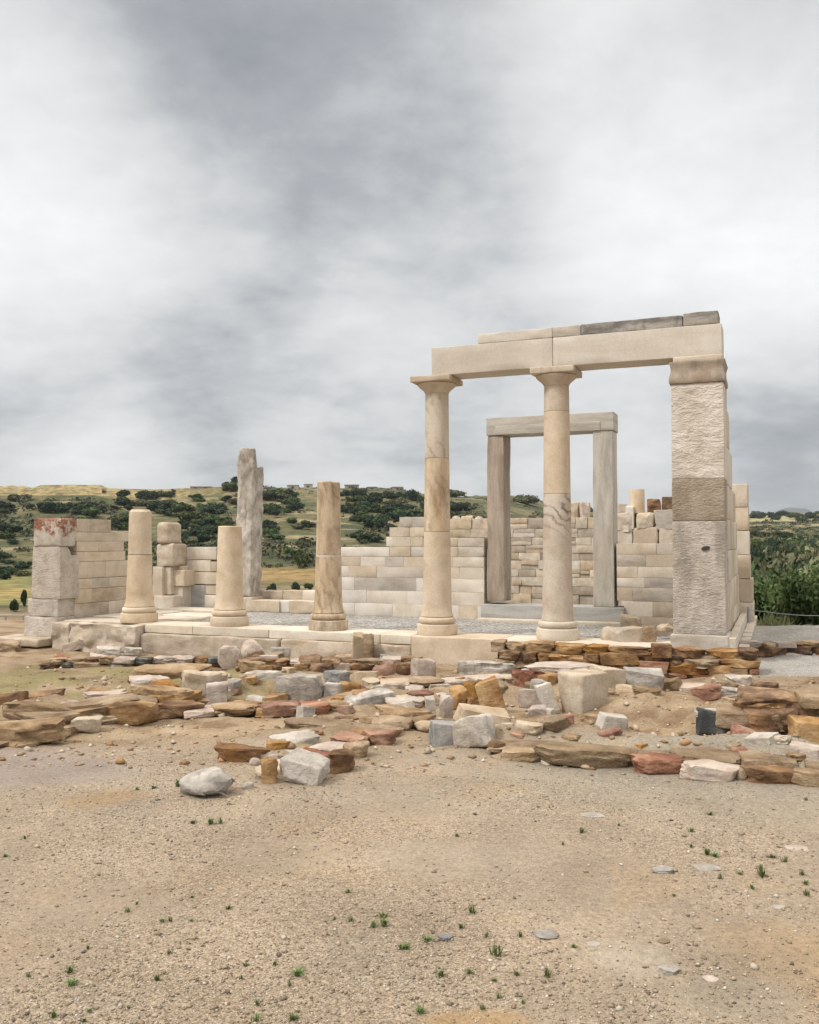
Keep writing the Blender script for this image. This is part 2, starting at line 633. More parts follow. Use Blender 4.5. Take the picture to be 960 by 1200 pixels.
def stone_mat(name, cols, scale=3.0, rough=0.85, bump=0.35, bdist=0.01, stretch=(1, 1, 1), stain=None, stain_amt=0.5,
              stain_scale=2.0, vein=None, vein_amt=0.6, vein_rot=(0.5, 0.2, 0.3), vein_scale=2.0, vary=0.12, tool=None, spots=None, vein_z=None):
    cols = [(c[0], c[1] * .995, c[2] * 1.01) for c in cols]
    m = bpy.data.materials.new(name)
    t, N, b = pbsdf(m)
    tc = N.n('ShaderNodeTexCoord')
    oi = N.n('ShaderNodeObjectInfo')
    off = N.vmath('SCALE', (17.0, 9.0, 23.0), scale=oi.outputs['Random']).outputs[0]
    base = N.vmath('ADD', tc.outputs['Object'], off).outputs[0]
    st = N.vmath('MULTIPLY', base, stretch).outputs[0]
    n1 = N.noise(st, scale, 8, 0.62, 0.3)
    k = len(cols)
    lo, hi = 0.36, 0.64
    col = N.ramp(n1, [(lo + (hi - lo) * i / max(1, k - 1), c) for i, c in enumerate(cols)])
    fine = N.noise(base, 42.0, 5, 0.65)
    col = N.mix(0.42, col, N.ramp(fine, [(0.25, (0.30, 0.30, 0.30)), (0.5, (0.5, 0.5, 0.5)), (0.75, (0.68, 0.68, 0.68))]), 'OVERLAY')
    if vein:
        rot = N.n('ShaderNodeMapping', i={'Vector': base})
        rot.inputs['Rotation'].default_value = vein_rot
        wv = N.n('ShaderNodeTexWave', i={'Vector': rot.outputs[0], 'Scale': vein_scale, 'Distortion': 9.0, 'Detail': 5.0, 'Detail Scale': 1.3, 'Detail Roughness': 0.62})
        wv.bands_direction = 'X'
        wf = N.ramp(wv.outputs['Fac'], [(0.0, (1, 1, 1)), (0.22, (0.35, 0.35, 0.35)), (0.5, (0, 0, 0))])
        big = N.ramp(N.noise(base, 1.7, 3), [(0.42, (0, 0, 0)), (0.62, (1, 1, 1))])
        vf_ = N.math('MULTIPLY', N.math('MULTIPLY', wf, big), vein_amt)
        if vein_z:
            zz = N.n('ShaderNodeSeparateXYZ', i={0: tc.outputs['Object']}).outputs[2]
            zm = N.n('ShaderNodeMapRange', i={0: zz, 1: vein_z[0], 2: vein_z[1], 3: .06, 4: 1.0}).outputs[0]
            vf_ = N.math('MULTIPLY', vf_, zm)
        col = N.mix(vf_, col, vein)
    if stain:
        sn = N.noise(N.vmath('MULTIPLY', base, (1, 1, 0.55)).outputs[0], stain_scale, 7, 0.66, 0.4)
        sf = N.ramp(sn, [(0.50, (0, 0, 0)), (0.66, (1, 1, 1))])
        col = N.mix(N.math('MULTIPLY', sf, stain_amt), col, stain)
    if spots:
        vn = N.noise(base, 16.0, 5, 0.7)
        vf = N.ramp(vn, [(0.60, (0, 0, 0)), (0.70, (1, 1, 1))])
        col = N.mix(N.math('MULTIPLY', vf, 0.55), col, spots)
    hsv = N.n('ShaderNodeHueSaturation', i={'Color': col})
    rv = N.math('MULTIPLY_ADD', oi.outputs['Random'], 2 * vary, 1 - vary)
    t.links.new(rv, hsv.inputs['Value'])
    rs = N.math('FRACT', N.math('MULTIPLY', oi.outputs['Random'], 7.31))
    t.links.new(N.math('MULTIPLY_ADD', rs, 0.22, 0.87), hsv.inputs['Saturation'])
    t.links.new(hsv.outputs[0], b.inputs['Base Color'])
    b.inputs['Roughness'].default_value = rough
    h = N.math('ADD', N.math('MULTIPLY', N.noise(st, 9.0, 7, 0.7), 1.0), N.math('MULTIPLY', N.noise(base, 55.0, 4, 0.7), 0.35))
    if tool:
        tn = N.noise(N.vmath('MULTIPLY', base, (1.0, 1.0, 2.6)).outputs[0], tool, 3, 0.6, 0.8)
        h = N.math('ADD', h, N.math('MULTIPLY', tn, 1.6))
    bp = N.n('ShaderNodeBump', i={'Height': h, 'Strength': bump, 'Distance': bdist})
    t.links.new(bp.outputs[0], b.inputs['Normal'])
    return m


M = {}
M['cream'] = stone_mat('cream_marble', [(.52, .415, .285), (.60, .495, .36), (.66, .56, .43)], 2.4, .8, .22, .008, vary=.04, stain=(.44, .335, .22), stain_amt=.4, spots=(.50, .40, .28))
M['old'] = stone_mat('old_streaked_marble', [(.42, .31, .20), (.55, .45, .32), (.62, .53, .41)], 2.0, .8, .35, .01, (2.4, 2.4, .45), stain=(.24, .17, .11), stain_amt=.55, stain_scale=2.6, vein=(.20, .14, .09), vein_amt=.6, vein_rot=(.4, .25, .2), vary=.05)
M['greyvein'] = stone_mat('grey_veined_marble', [(.46, .385, .30), (.55, .47, .375), (.60, .53, .43)], 2.2, .8, .4, .01, stain=(.40, .25, .12), stain_amt=.45, vein=(.17, .155, .145), vein_amt=.95, vein_scale=2.2, vein_rot=(.5, .9, .3), vary=.03, spots=(.30, .21, .12), vein_z=(1.25, 1.75))
M['beam'] = stone_mat('pale_beam_marble', [(.53, .48, .405), (.58, .535, .46), (.61, .57, .50)], 1.6, .8, .12, .005, (.5, .5, 2.5), stain=(.43, .36, .27), stain_amt=.3, vary=.04)
M['weather'] = stone_mat('weathered_grey_marble', [(.17, .16, .145), (.32, .30, .27), (.44, .41, .36)], 2.5, .9, .6, .02, (.7, .7, 2.6), stain=(.10, .095, .085), stain_amt=.6, stain_scale=3, vary=.1)
M['tooled'] = stone_mat('tooled_pale_stone', [(.55, .50, .425), (.64, .59, .515), (.68, .635, .565)], 3, .88, .75, .03, vary=.04, tool=9.0, stain=(.44, .37, .28), stain_amt=.25)
M['tooled_tan'] = stone_mat('tooled_tan_stone', [(.30, .24, .17), (.37, .305, .225), (.42, .355, .27)], 3, .88, .8, .03, vary=.04, tool=12.0)
M['tooled_grey'] = stone_mat('tooled_grey_stone', [(.38, .34, .29), (.47, .425, .365), (.56, .515, .45)], 2.5, .88, .8, .025, (1.6, 1.6, .6), vary=.04, tool=12.0, stain=(.24, .22, .19), stain_amt=.5, stain_scale=3)
M['mould'] = stone_mat('stained_moulding', [(.30, .23, .16), (.38, .31, .235), (.43, .365, .29)], 3, .85, .3, .01, stain=(.13, .12, .11), stain_amt=.7, stain_scale=2.2, vary=.03)
M['lichen'] = stone_mat('pitted_grey_stone', [(.40, .355, .30), (.51, .46, .395), (.57, .525, .455)], 4, .9, .8, .02, vary=.05, spots=(.22, .19, .16), tool=16)
M['ash_tan'] = stone_mat('tan_ashlar', [(.46, .385, .285), (.54, .46, .355), (.60, .525, .415)], 2.2, .85, .25, .008, stain=(.42, .32, .21), stain_amt=.4, vary=.09)
M['ash_cream'] = stone_mat('cream_ashlar', [(.55, .485, .39), (.615, .555, .46), (.66, .60, .51)], 2.2, .82, .2, .006, vary=.07, stain=(.50, .41, .29), stain_amt=.4)
M['ash_grey'] = stone_mat('grey_ashlar', [(.36, .32, .265), (.47, .425, .365), (.54, .495, .43)], 2.0, .85, .3, .008, (.8, .8, 2.4), vary=.12, stain=(.40, .32, .23), stain_amt=.4)
M['ash_white'] = stone_mat('white_ashlar', [(.59, .545, .475), (.65, .61, .545), (.69, .65, .59)], 2.2, .8, .15, .006, vary=.05, stain=(.55, .48, .38), stain_amt=.35)
M['door'] = stone_mat('grey_streaked_doorway', [(.38, .36, .32), (.49, .465, .415), (.56, .53, .475)], 2.4, .75, .25, .008, (2.6, 2.6, .5), vary=.05, stain=(.40, .32, .22), stain_amt=.35)
M['door_h'] = stone_mat('grey_streaked_lintel', [(.37, .35, .305), (.47, .445, .395), (.54, .51, .455)], 2.4, .75, .25, .008, (.5, .5, 3.2), vary=.04, stain=(.38, .31, .23), stain_amt=.3)
M['door_brown'] = stone_mat('brown_streaked_jamb', [(.27, .215, .16), (.37, .305, .24), (.45, .385, .31)], 2.4, .8, .35, .01, (3, 3, .35), vary=.03, stain=(.19, .15, .11), stain_amt=.4)
M['sill'] = stone_mat('blue_grey_sill', [(.31, .305, .29), (.39, .385, .365), (.46, .455, .43)], 2, .75, .2, .006, (.5, .5, 3), vary=.03, stain=(.30, .35, .30), stain_amt=.2)
M['gnarl'] = stone_mat('gnarled_old_marble', [(.31, .27, .215), (.49, .44, .37), (.64, .59, .51)], 3.4, .9, .8, .025, (1.2, 1.2, .85), vary=.03, stain=(.15, .125, .10), stain_amt=.6, stain_scale=3, spots=(.16, .13, .10))
M['rough'] = stone_mat('rough_foundation_stone', [(.40, .325, .235), (.51, .43, .335), (.59, .52, .425)], 2.4, .9, .7, .02, (.8, .8, 1.8), vary=.06, stain=(.24, .19, .14), stain_amt=.45, stain_scale=3.4)
M['rubble'] = stone_mat('pale_rubble_stone', [(.38, .32, .25), (.48, .42, .345), (.56, .51, .44)], 2.5, .88, .5, .015, vary=.2, stain=(.34, .24, .15), stain_amt=.4)
# loose stones
M['white'] = stone_mat('white_marble_rock', [(.40, .365, .315), (.56, .52, .455), (.66, .625, .565)], 4, .85, 1.01, 0.032, vary=.06, stain=(.40, .31, .21), stain_amt=.45, vein=(.25, .24, .225), vein_amt=.6, vein_scale=3)
M['pink'] = stone_mat('pinkish_white_rock', [(.40, .32, .26), (.53, .45, .38), (.61, .545, .47)], 4, .85, 0.87, 0.032, vary=.06, stain=(.36, .25, .17), stain_amt=.45)
M['greyw'] = stone_mat('grey_white_rock', [(.30, .275, .245), (.45, .42, .37), (.60, .565, .51)], 4, .85, 1.01, 0.032, (1, 1, 2), vary=.08, stain=(.36, .28, .19), stain_amt=.4, vein=(.20, .195, .19), vein_amt=.5, vein_scale=3)
M['creamr'] = stone_mat('cream_rock', [(.43, .34, .23), (.53, .44, .32), (.60, .53, .42)], 3.5, .85, 0.80, 0.024, vary=.08, stain=(.34, .22, .11), stain_amt=.4)
M['blue'] = stone_mat('blue_grey_rock', [(.20, .205, .20), (.30, .30, .285), (.42, .41, .385)], 5, .8, 0.87, 0.024, vary=.08)
M['dark'] = stone_mat('dark_green_grey_rock', [(.045, .05, .05), (.085, .09, .085), (.22, .22, .19)], 6, .8, 1.01, 0.032, vary=.06)
M['brown'] = stone_mat('brown_slate', [(.075, .045, .030), (.22, .130, .070), (.40, .27, .155)], 3, .88, 1.16, 0.032, (1, 1, 1.9), vary=.18, stain=(.34, .17, .06), stain_amt=.5)
M['tan'] = stone_mat('tan_slate', [(.20, .135, .080), (.37, .27, .165), (.51, .40, .275)], 3, .88, 1.16, 0.032, (1, 1, 1.9), vary=.12, stain=(.22, .14, .08), stain_amt=.45)
M['ochre'] = stone_mat('ochre_slate', [(.18, .10, .040), (.37, .215, .085), (.52, .35, .175)], 3, .88, 1.01, 0.032, (1, 1, 1.9), vary=.12, stain=(.26, .12, .045), stain_amt=.5)
M['rust'] = stone_mat('rust_orange_rock', [(.16, .075, .025), (.33, .155, .04), (.45, .25, .08)], 5, .92, 1.0, .04, vary=.06, stain=(.12, .06, .03), stain_amt=.5, stain_scale=5)
M['red'] = stone_mat('red_slate', [(.15, .065, .045), (.30, .15, .10), (.45, .29, .20)], 3, .85, 0.87, 0.032, (1, 1, 1.9), vary=.1, stain=(.42, .31, .20), stain_amt=.35)
M['lilac'] = stone_mat('lilac_grey_rock', [(.31, .25, .21), (.43, .36, .31), (.54, .47, .415)], 4, .85, 0.72, 0.024, (1, 1, 2), vary=.1)
M['earth'] = stone_mat('earth_crusted_stone', [(.25, .175, .10), (.35, .26, .165), (.42, .32, .21)], 4, .95, 1.20, 0.048, (1, 1, 2), vary=.06, stain=(.20, .13, .075), stain_amt=.5)

# red-stained block: rusty blotches over pale pitted stone
M['redtop'] = stone_mat('rust_stained_pale_stone', [(.42, .37, .31), (.50, .45, .385), (.55, .505, .44)], 4, .9, .7, .02, vary=.02, spots=(.25, .10, .06))


def add_red(m):
    t = m.node_tree
    N = NT(t)
    b = next(n for n in t.nodes if n.type == 'BSDF_PRINCIPLED')
    src = b.inputs['Base Color'].links[0].from_socket
    tc = N.n('ShaderNodeTexCoord')
    sp = N.n('ShaderNodeSeparateXYZ', i={0: tc.outputs['Object']})
    mask = N.n('ShaderNodeMapRange', i={0: sp.outputs[2], 1: 0.02, 2: 0.55, 3: -0.16, 4: 0.09}).outputs[0]
    nz = N.math('ADD', N.noise(tc.outputs['Object'], 6.0, 8, 0.72, 0.3), mask)
    f = N.ramp(nz, [(0.46, (0, 0, 0)), (0.56, (1, 1, 1))])
    c = N.ramp(N.noise(tc.outputs['Object'], 20, 4), [(0.4, (.13, .045, .030)), (0.6, (.33, .12, .06))])
    t.links.new(N.mix(N.math('MULTIPLY', f, 0.9), src, c), b.inputs['Base Color'])


add_red(M['redtop'])


def ground_mat():
    m = bpy.data.materials.new('ground_soil_and_gravel')
    t, N, b = pbsdf(m)
    at = N.n('ShaderNodeAttribute', attribute_name='tint')
    mk = N.n('ShaderNodeAttribute', attribute_name='mask')
    ms = N.n('ShaderNodeSeparateXYZ', i={0: mk.outputs['Vector']})   # x gravel, y hill
    geo = N.n('ShaderNodeNewGeometry')
    P = geo.outputs['Position']
    grain = N.n('ShaderNodeTexVoronoi', i={'Vector': P, 'Scale': 130.0})
    gcol = N.ramp(N.n('ShaderNodeSeparateXYZ', i={0: grain.outputs['Color']}).outputs[0],
                  [(0.0, (0.20, 0.19, 0.17)), (0.3, (0.42, 0.40, 0.37)), (0.7, (0.55, 0.55, 0.55)), (1.0, (0.80, 0.80, 0.80))])
    big = N.noise(P, 1.3, 7, 0.62)
    base = N.mix(0.7, at.outputs['Color'], N.ramp(big, [(0.3, (.36, .36, .36)), (0.7, (.63, .63, .63))]), 'OVERLAY')
    nf = N.math('SUBTRACT', 1.0, ms.outputs[1])
    base = N.mix(N.math('MULTIPLY', N.math('MULTIPLY', ms.outputs[0], nf), 0.75), base, gcol, 'OVERLAY')
    fine = N.noise(P, 30, 6, 0.7)
    base = N.mix(N.math('MULTIPLY', nf, 0.6), base, N.ramp(fine, [(0.3, (.3, .3, .3)), (0.7, (.7, .7, .7))]), 'OVERLAY')
    hn = N.noise(P, 0.45, 8, 0.7)
    base = N.mix(N.math('MULTIPLY', ms.outputs[1], 0.9), base, N.ramp(hn, [(0.35, (.22, .24, .20)), (0.5, (.5, .5, .48)), (0.66, (.72, .68, .62))]), 'OVERLAY')
    t.links.new(base, b.inputs['Base Color'])
    b.inputs['Roughness'].default_value = 0.95
    hv = N.math('ADD', N.math('MULTIPLY', N.math('SUBTRACT', 1.0, grain.outputs['Distance']), 0.6), N.math('MULTIPLY', N.noise(P, 12, 7, 0.75), 1.6))
    bp = N.n('ShaderNodeBump', i={'Height': hv, 'Strength': 0.55, 'Distance': 0.012})
    t.links.new(bp.outputs[0], b.inputs['Normal'])
    return m


def pebble_mat():
    m = bpy.data.materials.new('gravel_pebbles')
    t, N, b = pbsdf(m)
    at = N.n('ShaderNodeAttribute', attribute_name='tint')
    t.links.new(at.outputs['Color'], b.inputs['Base Color'])
    b.inputs['Roughness'].default_value = 0.9
    return m


def floor_gravel_mat():
    m = bpy.data.materials.new('grey_gravel')
    t, N, b = pbsdf(m)
    geo = N.n('ShaderNodeNewGeometry')
    P = geo.outputs['Position']
    vo = N.n('ShaderNodeTexVoronoi', i={'Vector': P, 'Scale': 32.0})
    x = N.n('ShaderNodeSeparateXYZ', i={0: vo.outputs['Color']}).outputs[0]
    c = N.ramp(x, [(0.0, (.13, .13, .13)), (0.4, (.31, .305, .295)), (0.8, (.44, .43, .41)), (1, (.6, .58, .55))])
    c = N.mix(0.6, c, N.ramp(N.noise(P, 1.2, 6), [(0.35, (.38, .37, .35)), (.65, (.6, .6, .6))]), 'OVERLAY')
    t.links.new(c, b.inputs['Base Color'])
    b.inputs['Roughness'].default_value = 0.95
    bp = N.n('ShaderNodeBump', i={'Height': N.math('SUBTRACT', 1.0, vo.outputs['Distance']), 'Strength': 0.9, 'Distance': 0.02})
    t.links.new(bp.outputs[0], b.inputs['Normal'])
    return m


def leaf_mat(name, a, c, rough=0.7):
    m = bpy.data.materials.new(name)
    t, N, b = pbsdf(m)
    tc = N.n('ShaderNodeTexCoord')
    oi = N.n('ShaderNodeObjectInfo')
    n1 = N.noise(tc.outputs['Object'], 1.3, 5, 0.7)
    col = N.ramp(n1, [(0.35, a), (0.65, c)])
    hs = N.n('ShaderNodeHueSaturation', i={'Color': col})
    t.links.new(N.math('MULTIPLY_ADD', oi.outputs['Random'], 0.5, 0.75), hs.inputs['Value'])
    t.links.new(N.math('MULTIPLY_ADD', oi.outputs['Random'], 0.05, 0.475), hs.inputs['Hue'])
    t.links.new(hs.outputs[0], b.inputs['Base Color'])
    b.inputs['Roughness'].default_value = rough
    return m


def plain_mat(name, c, rough=0.6, metal=0.0):
    m = bpy.data.materials.new(name)
    t, N, b = pbsdf(m)
    tc = N.n('ShaderNodeTexCoord')
    n1 = N.noise(tc.outputs['Object'], 6, 5)
    t.links.new(N.mix(0.4, c, N.ramp(n1, [(0.3, (.35, .35, .35)), (0.7, (.6, .6, .6))]), 'OVERLAY'), b.inputs['Base Color'])
    b.inputs['Roughness'].default_value = rough
    b.inputs['Metallic'].default_value = metal
    return m


M['ground'] = ground_mat()
M['pebble'] = pebble_mat()
M['gravel'] = floor_gravel_mat()
M['bush_dark'] = leaf_mat('dark_evergreen_leaves', (.020, .040, .020), (.050, .080, .038))
M['bush_mid'] = leaf_mat('green_shrub_leaves', (.045, .080, .024), (.115, .155, .055))
M['bush_olive'] = leaf_mat('olive_shrub_leaves', (.090, .100, .048), (.19, .185, .10))
M['bush_dry'] = leaf_mat('dry_grass_stems', (.16, .17, .08), (.28, .27, .14))
M['weed'] = leaf_mat('weed_leaves', (.07, .12, .03), (.16, .20, .07))
M['twig'] = plain_mat('woody_stem', (.14, .10, .07), .9)
M['steel'] = plain_mat('grey_metal', (.33, .34, .34), .5, 0.3)
M['house_wall'] = plain_mat('whitewash', (.40, .38, .34), .8)
M['house_stone'] = plain_mat('house_stone', (.30, .26, .21), .9)
M['house_roof'] = plain_mat('flat_roof', (.34, .29, .24), .9)
M['house_dark'] = plain_mat('dark_opening', (.05, .05, .055), .6)

# ------------------------------------------------------------------ ground sheet


# trodden bare patches in the gravel: pixel centre, pixel radii, soil colour, strength
BARE = [(735, 1128, 70, 30, [.40, .345, .27], .8), (900, 1110, 90, 45, [.375, .285, .185], .6), (560, 1196, 70, 14, [.40, .27, .14], .8), (60, 905, 110, 20, [.34, .285, .245], .85),
        (130, 935, 60, 14, [.40, .285, .165], .7), (860, 1170, 90, 28, [.34, .29, .225], .7), (400, 885, 90, 12, [.34, .265, .18], .6), (330, 1000, 90, 22, [.385, .315, .235], .6), (120, 1060, 100, 25, [.37, .30, .225], .5), (520, 1010, 110, 30, [.38, .315, .24], .5)]


def build_ground():
    a0 = np.radians(np.concatenate([np.arange(-180, -34, 4.0), np.arange(-34, 34.01, 0.14), np.arange(38, 180, 4.0)]))
    rr = np.concatenate([[0.0, 0.8, 1.6, 2.2], np.arange(2.6, 12, 0.035), np.arange(12, 26, 0.10), np.geomspace(26, 120, 130)[0:], np.geomspace(122, 700, 330), np.geomspace(720, 6000, 26)])
    A, Rr = np.meshgrid(a0, rr[1:], indexing='ij')
    x, y = Rr * np.sin(A), Rr * np.cos(A)
    z = T(x, y)
    na, nr = A.shape
    verts = np.concatenate([[[0, 0, float(T(0.0, 0.0))]], np.stack([x, y, z], -1).reshape(-1, 3)])
    i, j = np.meshgrid(np.arange(na), np.arange(nr - 1), indexing='ij')
    i2 = (i + 1) % na
    q = np.stack([1 + i * nr + j, 1 + i * nr + j + 1, 1 + i2 * nr + j + 1, 1 + i2 * nr + j], -1).reshape(-1, 4)
    ob = mesh_obj('ground', verts, q, M['ground'], sharp=None)
    tag(ob, kind='structure')
    X, Y, Z = verts[:, 0], verts[:, 1], verts[:, 2]
    sand = np.array([.375, .305, .228])
    greyg = np.array([.345, .305, .245])
    soil = np.array([.345, .262, .172])
    olive = np.array([.25, .225, .10])
    lil = np.array([.36, .30, .26])
    tint = np.tile(sand, (len(X), 1))

    def mixin(w, c):
        nonlocal tint
        tint = tint * (1 - w[:, None]) + np.asarray(c)[None] * w[:, None]
    n_a = fbm(X * 0.5, Y * 0.5, 0, 4, 31)
    n_b = fbm(X * 1.7, Y * 1.7, 0, 4, 33)
    mixin(sstep(-0.2, 1.6, X) * sstep(5.2, 6.6, Y) * sstep(-.5, .2, n_a + .25), greyg)
    mixin(sstep(.15, .5, n_b) * 0.4, [.41, .305, .195])
    mixin(sstep(.1, .5, -n_b) * 0.4, [.40, .345, .275])
    mixin(sstep(-2.4, -3.2, X) * sstep(6.2, 6.9, Y) * sstep(8.6, 7.6, Y) * sstep(-.3, .2, n_b + .25), lil)
    mixin(sstep(1.2, 2.0, X) * sstep(4.4, 3.9, Y) * sstep(-.2, .3, n_b + .1) * .8, [.40, .26, .12])
    mixin(sstep(7.6, 8.6, Y), soil)
    mixin(sstep(8, 9, Y) * sstep(0.0, 0.5, n_b) * 0.6, [.42, .32, .21])
    n_c = fbm(X * 3.1, Y * 4.1, 0, 5, 35)
    mixin(sstep(7.8, 8.8, Y) * sstep(.0, .35, n_c) * 0.75, [.22, .145, .085])
    mixin(sstep(7.8, 8.8, Y) * sstep(.12, .45, -n_c) * 0.55, [.44, .35, .245])
    mixin(sstep(-1.2, -2.6, X) * sstep(9.5, 11, Y) * sstep(16.5, 14, Y) * sstep(-.2, .3, n_b + .1) * .75, olive)
    bare = np.zeros(len(X))
    for (bx, by, rx, ry, c, k) in BARE:
        P = on_z(bx, by, -.2)
        sx, sy = rx * P[1] / F, ry * P[1] ** 2 / (F * 1.8)
        d = np.hypot((X - P[0]) / sx, (Y - P[1]) / sy) + .55 * fbm(X * 2.6, Y * 2.6, 0, 4, 39)
        w = sstep(1.1, .55, d)
        mixin(w * k, c)
        bare = np.maximum(bare, w)
    # gravel path on the right
    path = sstep(4.2, 4.7, X) * sstep(12.2, 12.9, Y)
    mixin(path, [.34, .335, .32])
    # fields and hillside
    hill = sstep(24, 30, Y) * 1.0
    hill = np.maximum(hill, sstep(17.5, 19, Y) * sstep(5.5, 6.2, X))
    PX = 480 + F * X / np.maximum(Y, 1)
    g1 = fbm(X / 14, Y / 14, 0, 5, 41)
    g2 = fbm(X / 45, Y / 45, 0, 4, 43)
    htint = np.tile(np.array([.150, .128, .070]), (len(X), 1))

    def hm(w, c):
        nonlocal htint
        htint = htint * (1 - w[:, None]) + np.asarray(c)[None] * w[:, None]
    hm(sstep(-.25, .2, g1), [.085, .092, .046])
    hm(sstep(.15, .45, g2) * .7, [.22, .175, .10])
    hm(sstep(.05, .3, fbm(X / 5, Y / 9, 0, 4, 48)) * .75, [.060, .068, .034])
    hm(sstep(.25, .40, fbm(X / 8, Y / 6, 0, 4, 47)) * .75, [.34, .265, .175])
    hm(sstep(80, 110, Y) * sstep(125, 112, Y) * sstep(200, 300, PX), [.33, .215, .10])       # ochre field below the hill
    hm(sstep(48, 60, Y) * sstep(125, 112, Y) * sstep(60, 20, PX), [.24, .21, .085])
    hm(sstep(62, 72, Y) * sstep(84, 78, Y) * sstep(60, 20, PX), [.36, .26, .11])
    up = sstep(262, 285, Y + 12 * g2) * sstep(300, 180, PX)
    hm(up * .9, [.40, .30, .165])                                                            # terraced stubble fields
    stp = ((Tbase(X, Y)) / 1.7) % 1.0
    hm(up * sstep(.70, .78, stp) * sstep(1.0, .95, stp) * .8, [.12, .10, .06])
    farR = sstep(380, 420, Y) * sstep(640, 840, PX)
    hm(farR, [.075, .085, .045])
    hm(farR * sstep(410, 425, Y) * sstep(535, 520, Y), [.40, .34, .21])
    hm(farR * sstep(545, 555, Y) * sstep(600, 585, Y) * sstep(-.1, .2, g2 + .1), [.42, .36, .26])
    hm(sstep(700, 760, Y), [.14, .14, .08])
    tint = tint * np.where(path > .5, 1.0, .86)[:, None]
    htint = htint * np.array([.84, .90, .84])[None]
    tint = tint * (1 - hill[:, None]) + htint * hill[:, None]
    gv = (sstep(8.2, 7.4, Y + .3 * n_b) * .5 + .5) * (.45 + .55 * sstep(-.25, .15, fbm(X * 1.1, Y * 1.1, 0, 4, 37))) * (1 - .7 * bare)
    gv = np.maximum(gv, path)
    me = ob.data
    ca = me.attributes.new('tint', 'FLOAT_COLOR', 'POINT')
    ca.data.foreach_set('color', np.concatenate([tint, np.ones((len(X), 1))], 1).astype(np.float32).ravel())
    va = me.attributes.new('mask', 'FLOAT_VECTOR', 'POINT')
    va.data.foreach_set('vector', np.stack([gv, hill, 0 * X], -1).astype(np.float32).ravel())


build_ground()

# far blue ridge beyond the plain, seen at the right
def build_mountains():
    xs = np.linspace(-600, 3600, 220)
    ys = np.linspace(2500, 3600, 40)
    X, Y = np.meshgrid(xs, ys, indexing='ij')
    PX = 480 + F * X / Y
    prof = np.interp(PX, [100, 500, 700, 800, 870, 905, 925, 945, 960, 1000, 1100, 1500], [5, 12, 26, 30, 31, 38, 44, 42, 36, 40, 46, 30])
    h = prof / F * 2900 * np.sin(np.clip((Y - 2500) / 1100, 0, 1) * np.pi) ** 0.8
    Z = -8 + h * (1 + .10 * fbm(X / 160, Y / 160, 0, 4, 51))
    n, k = X.shape
    i, j = np.meshgrid(np.arange(n - 1), np.arange(k - 1), indexing='ij')
    q = np.stack([i * k + j, (i + 1) * k + j, (i + 1) * k + j + 1, i * k + j + 1], -1).reshape(-1, 4)
    m = bpy.data.materials.new('mountain_scrub')
    t, N, b = pbsdf(m)
    geo = N.n('ShaderNodeNewGeometry')
    t.links.new(N.ramp(N.noise(geo.outputs['Position'], .01, 6), [(.4, (.045, .05, .04)), (.6, (.08, .075, .055))]), b.inputs['Base Color'])
    o = mesh_obj('mountains', np.stack([X, Y, Z], -1).reshape(-1, 3), q, m, sharp=None)
    tag(o, kind='structure')


build_mountains()


def sheet(name, pts, z, mat, nx=40, ny=20, amp=0.01):
    """a flat quad of the setting given by four (u, v) corners"""
    (a, b_, c, d) = [np.array(p, float) for p in pts]
    s, t = np.meshgrid(np.linspace(0, 1, nx), np.linspace(0, 1, ny), indexing='ij')
    uv = (a[None, None] * ((1 - s) * (1 - t))[..., None] + b_[None, None] * (s * (1 - t))[..., None]
          + c[None, None] * (s * t)[..., None] + d[None, None] * ((1 - s) * t)[..., None])
    P = OR[None, None] + UX * uv[..., 0:1] + VX * uv[..., 1:2]
    P[..., 2] = z + amp * fbm(P[..., 0] * 1.5, P[..., 1] * 1.5, 0, 3, 61)
    i, j = np.meshgrid(np.arange(nx - 1), np.arange(ny - 1), indexing='ij')
    q = np.stack([i * ny + j, (i + 1) * ny + j, (i + 1) * ny + j + 1, i * ny + j + 1], -1).reshape(-1, 4)
    o = mesh_obj(name, P.reshape(-1, 3), q, mat, sharp=None)
    return tag(o, kind='structure')


sheet('gravel_floor', [(-2.0, 0.35), (11.0, 0.35), (11.0, 12.0), (-2.0, 12.0)], -0.035, M['gravel'], 120, 100, 0.02)

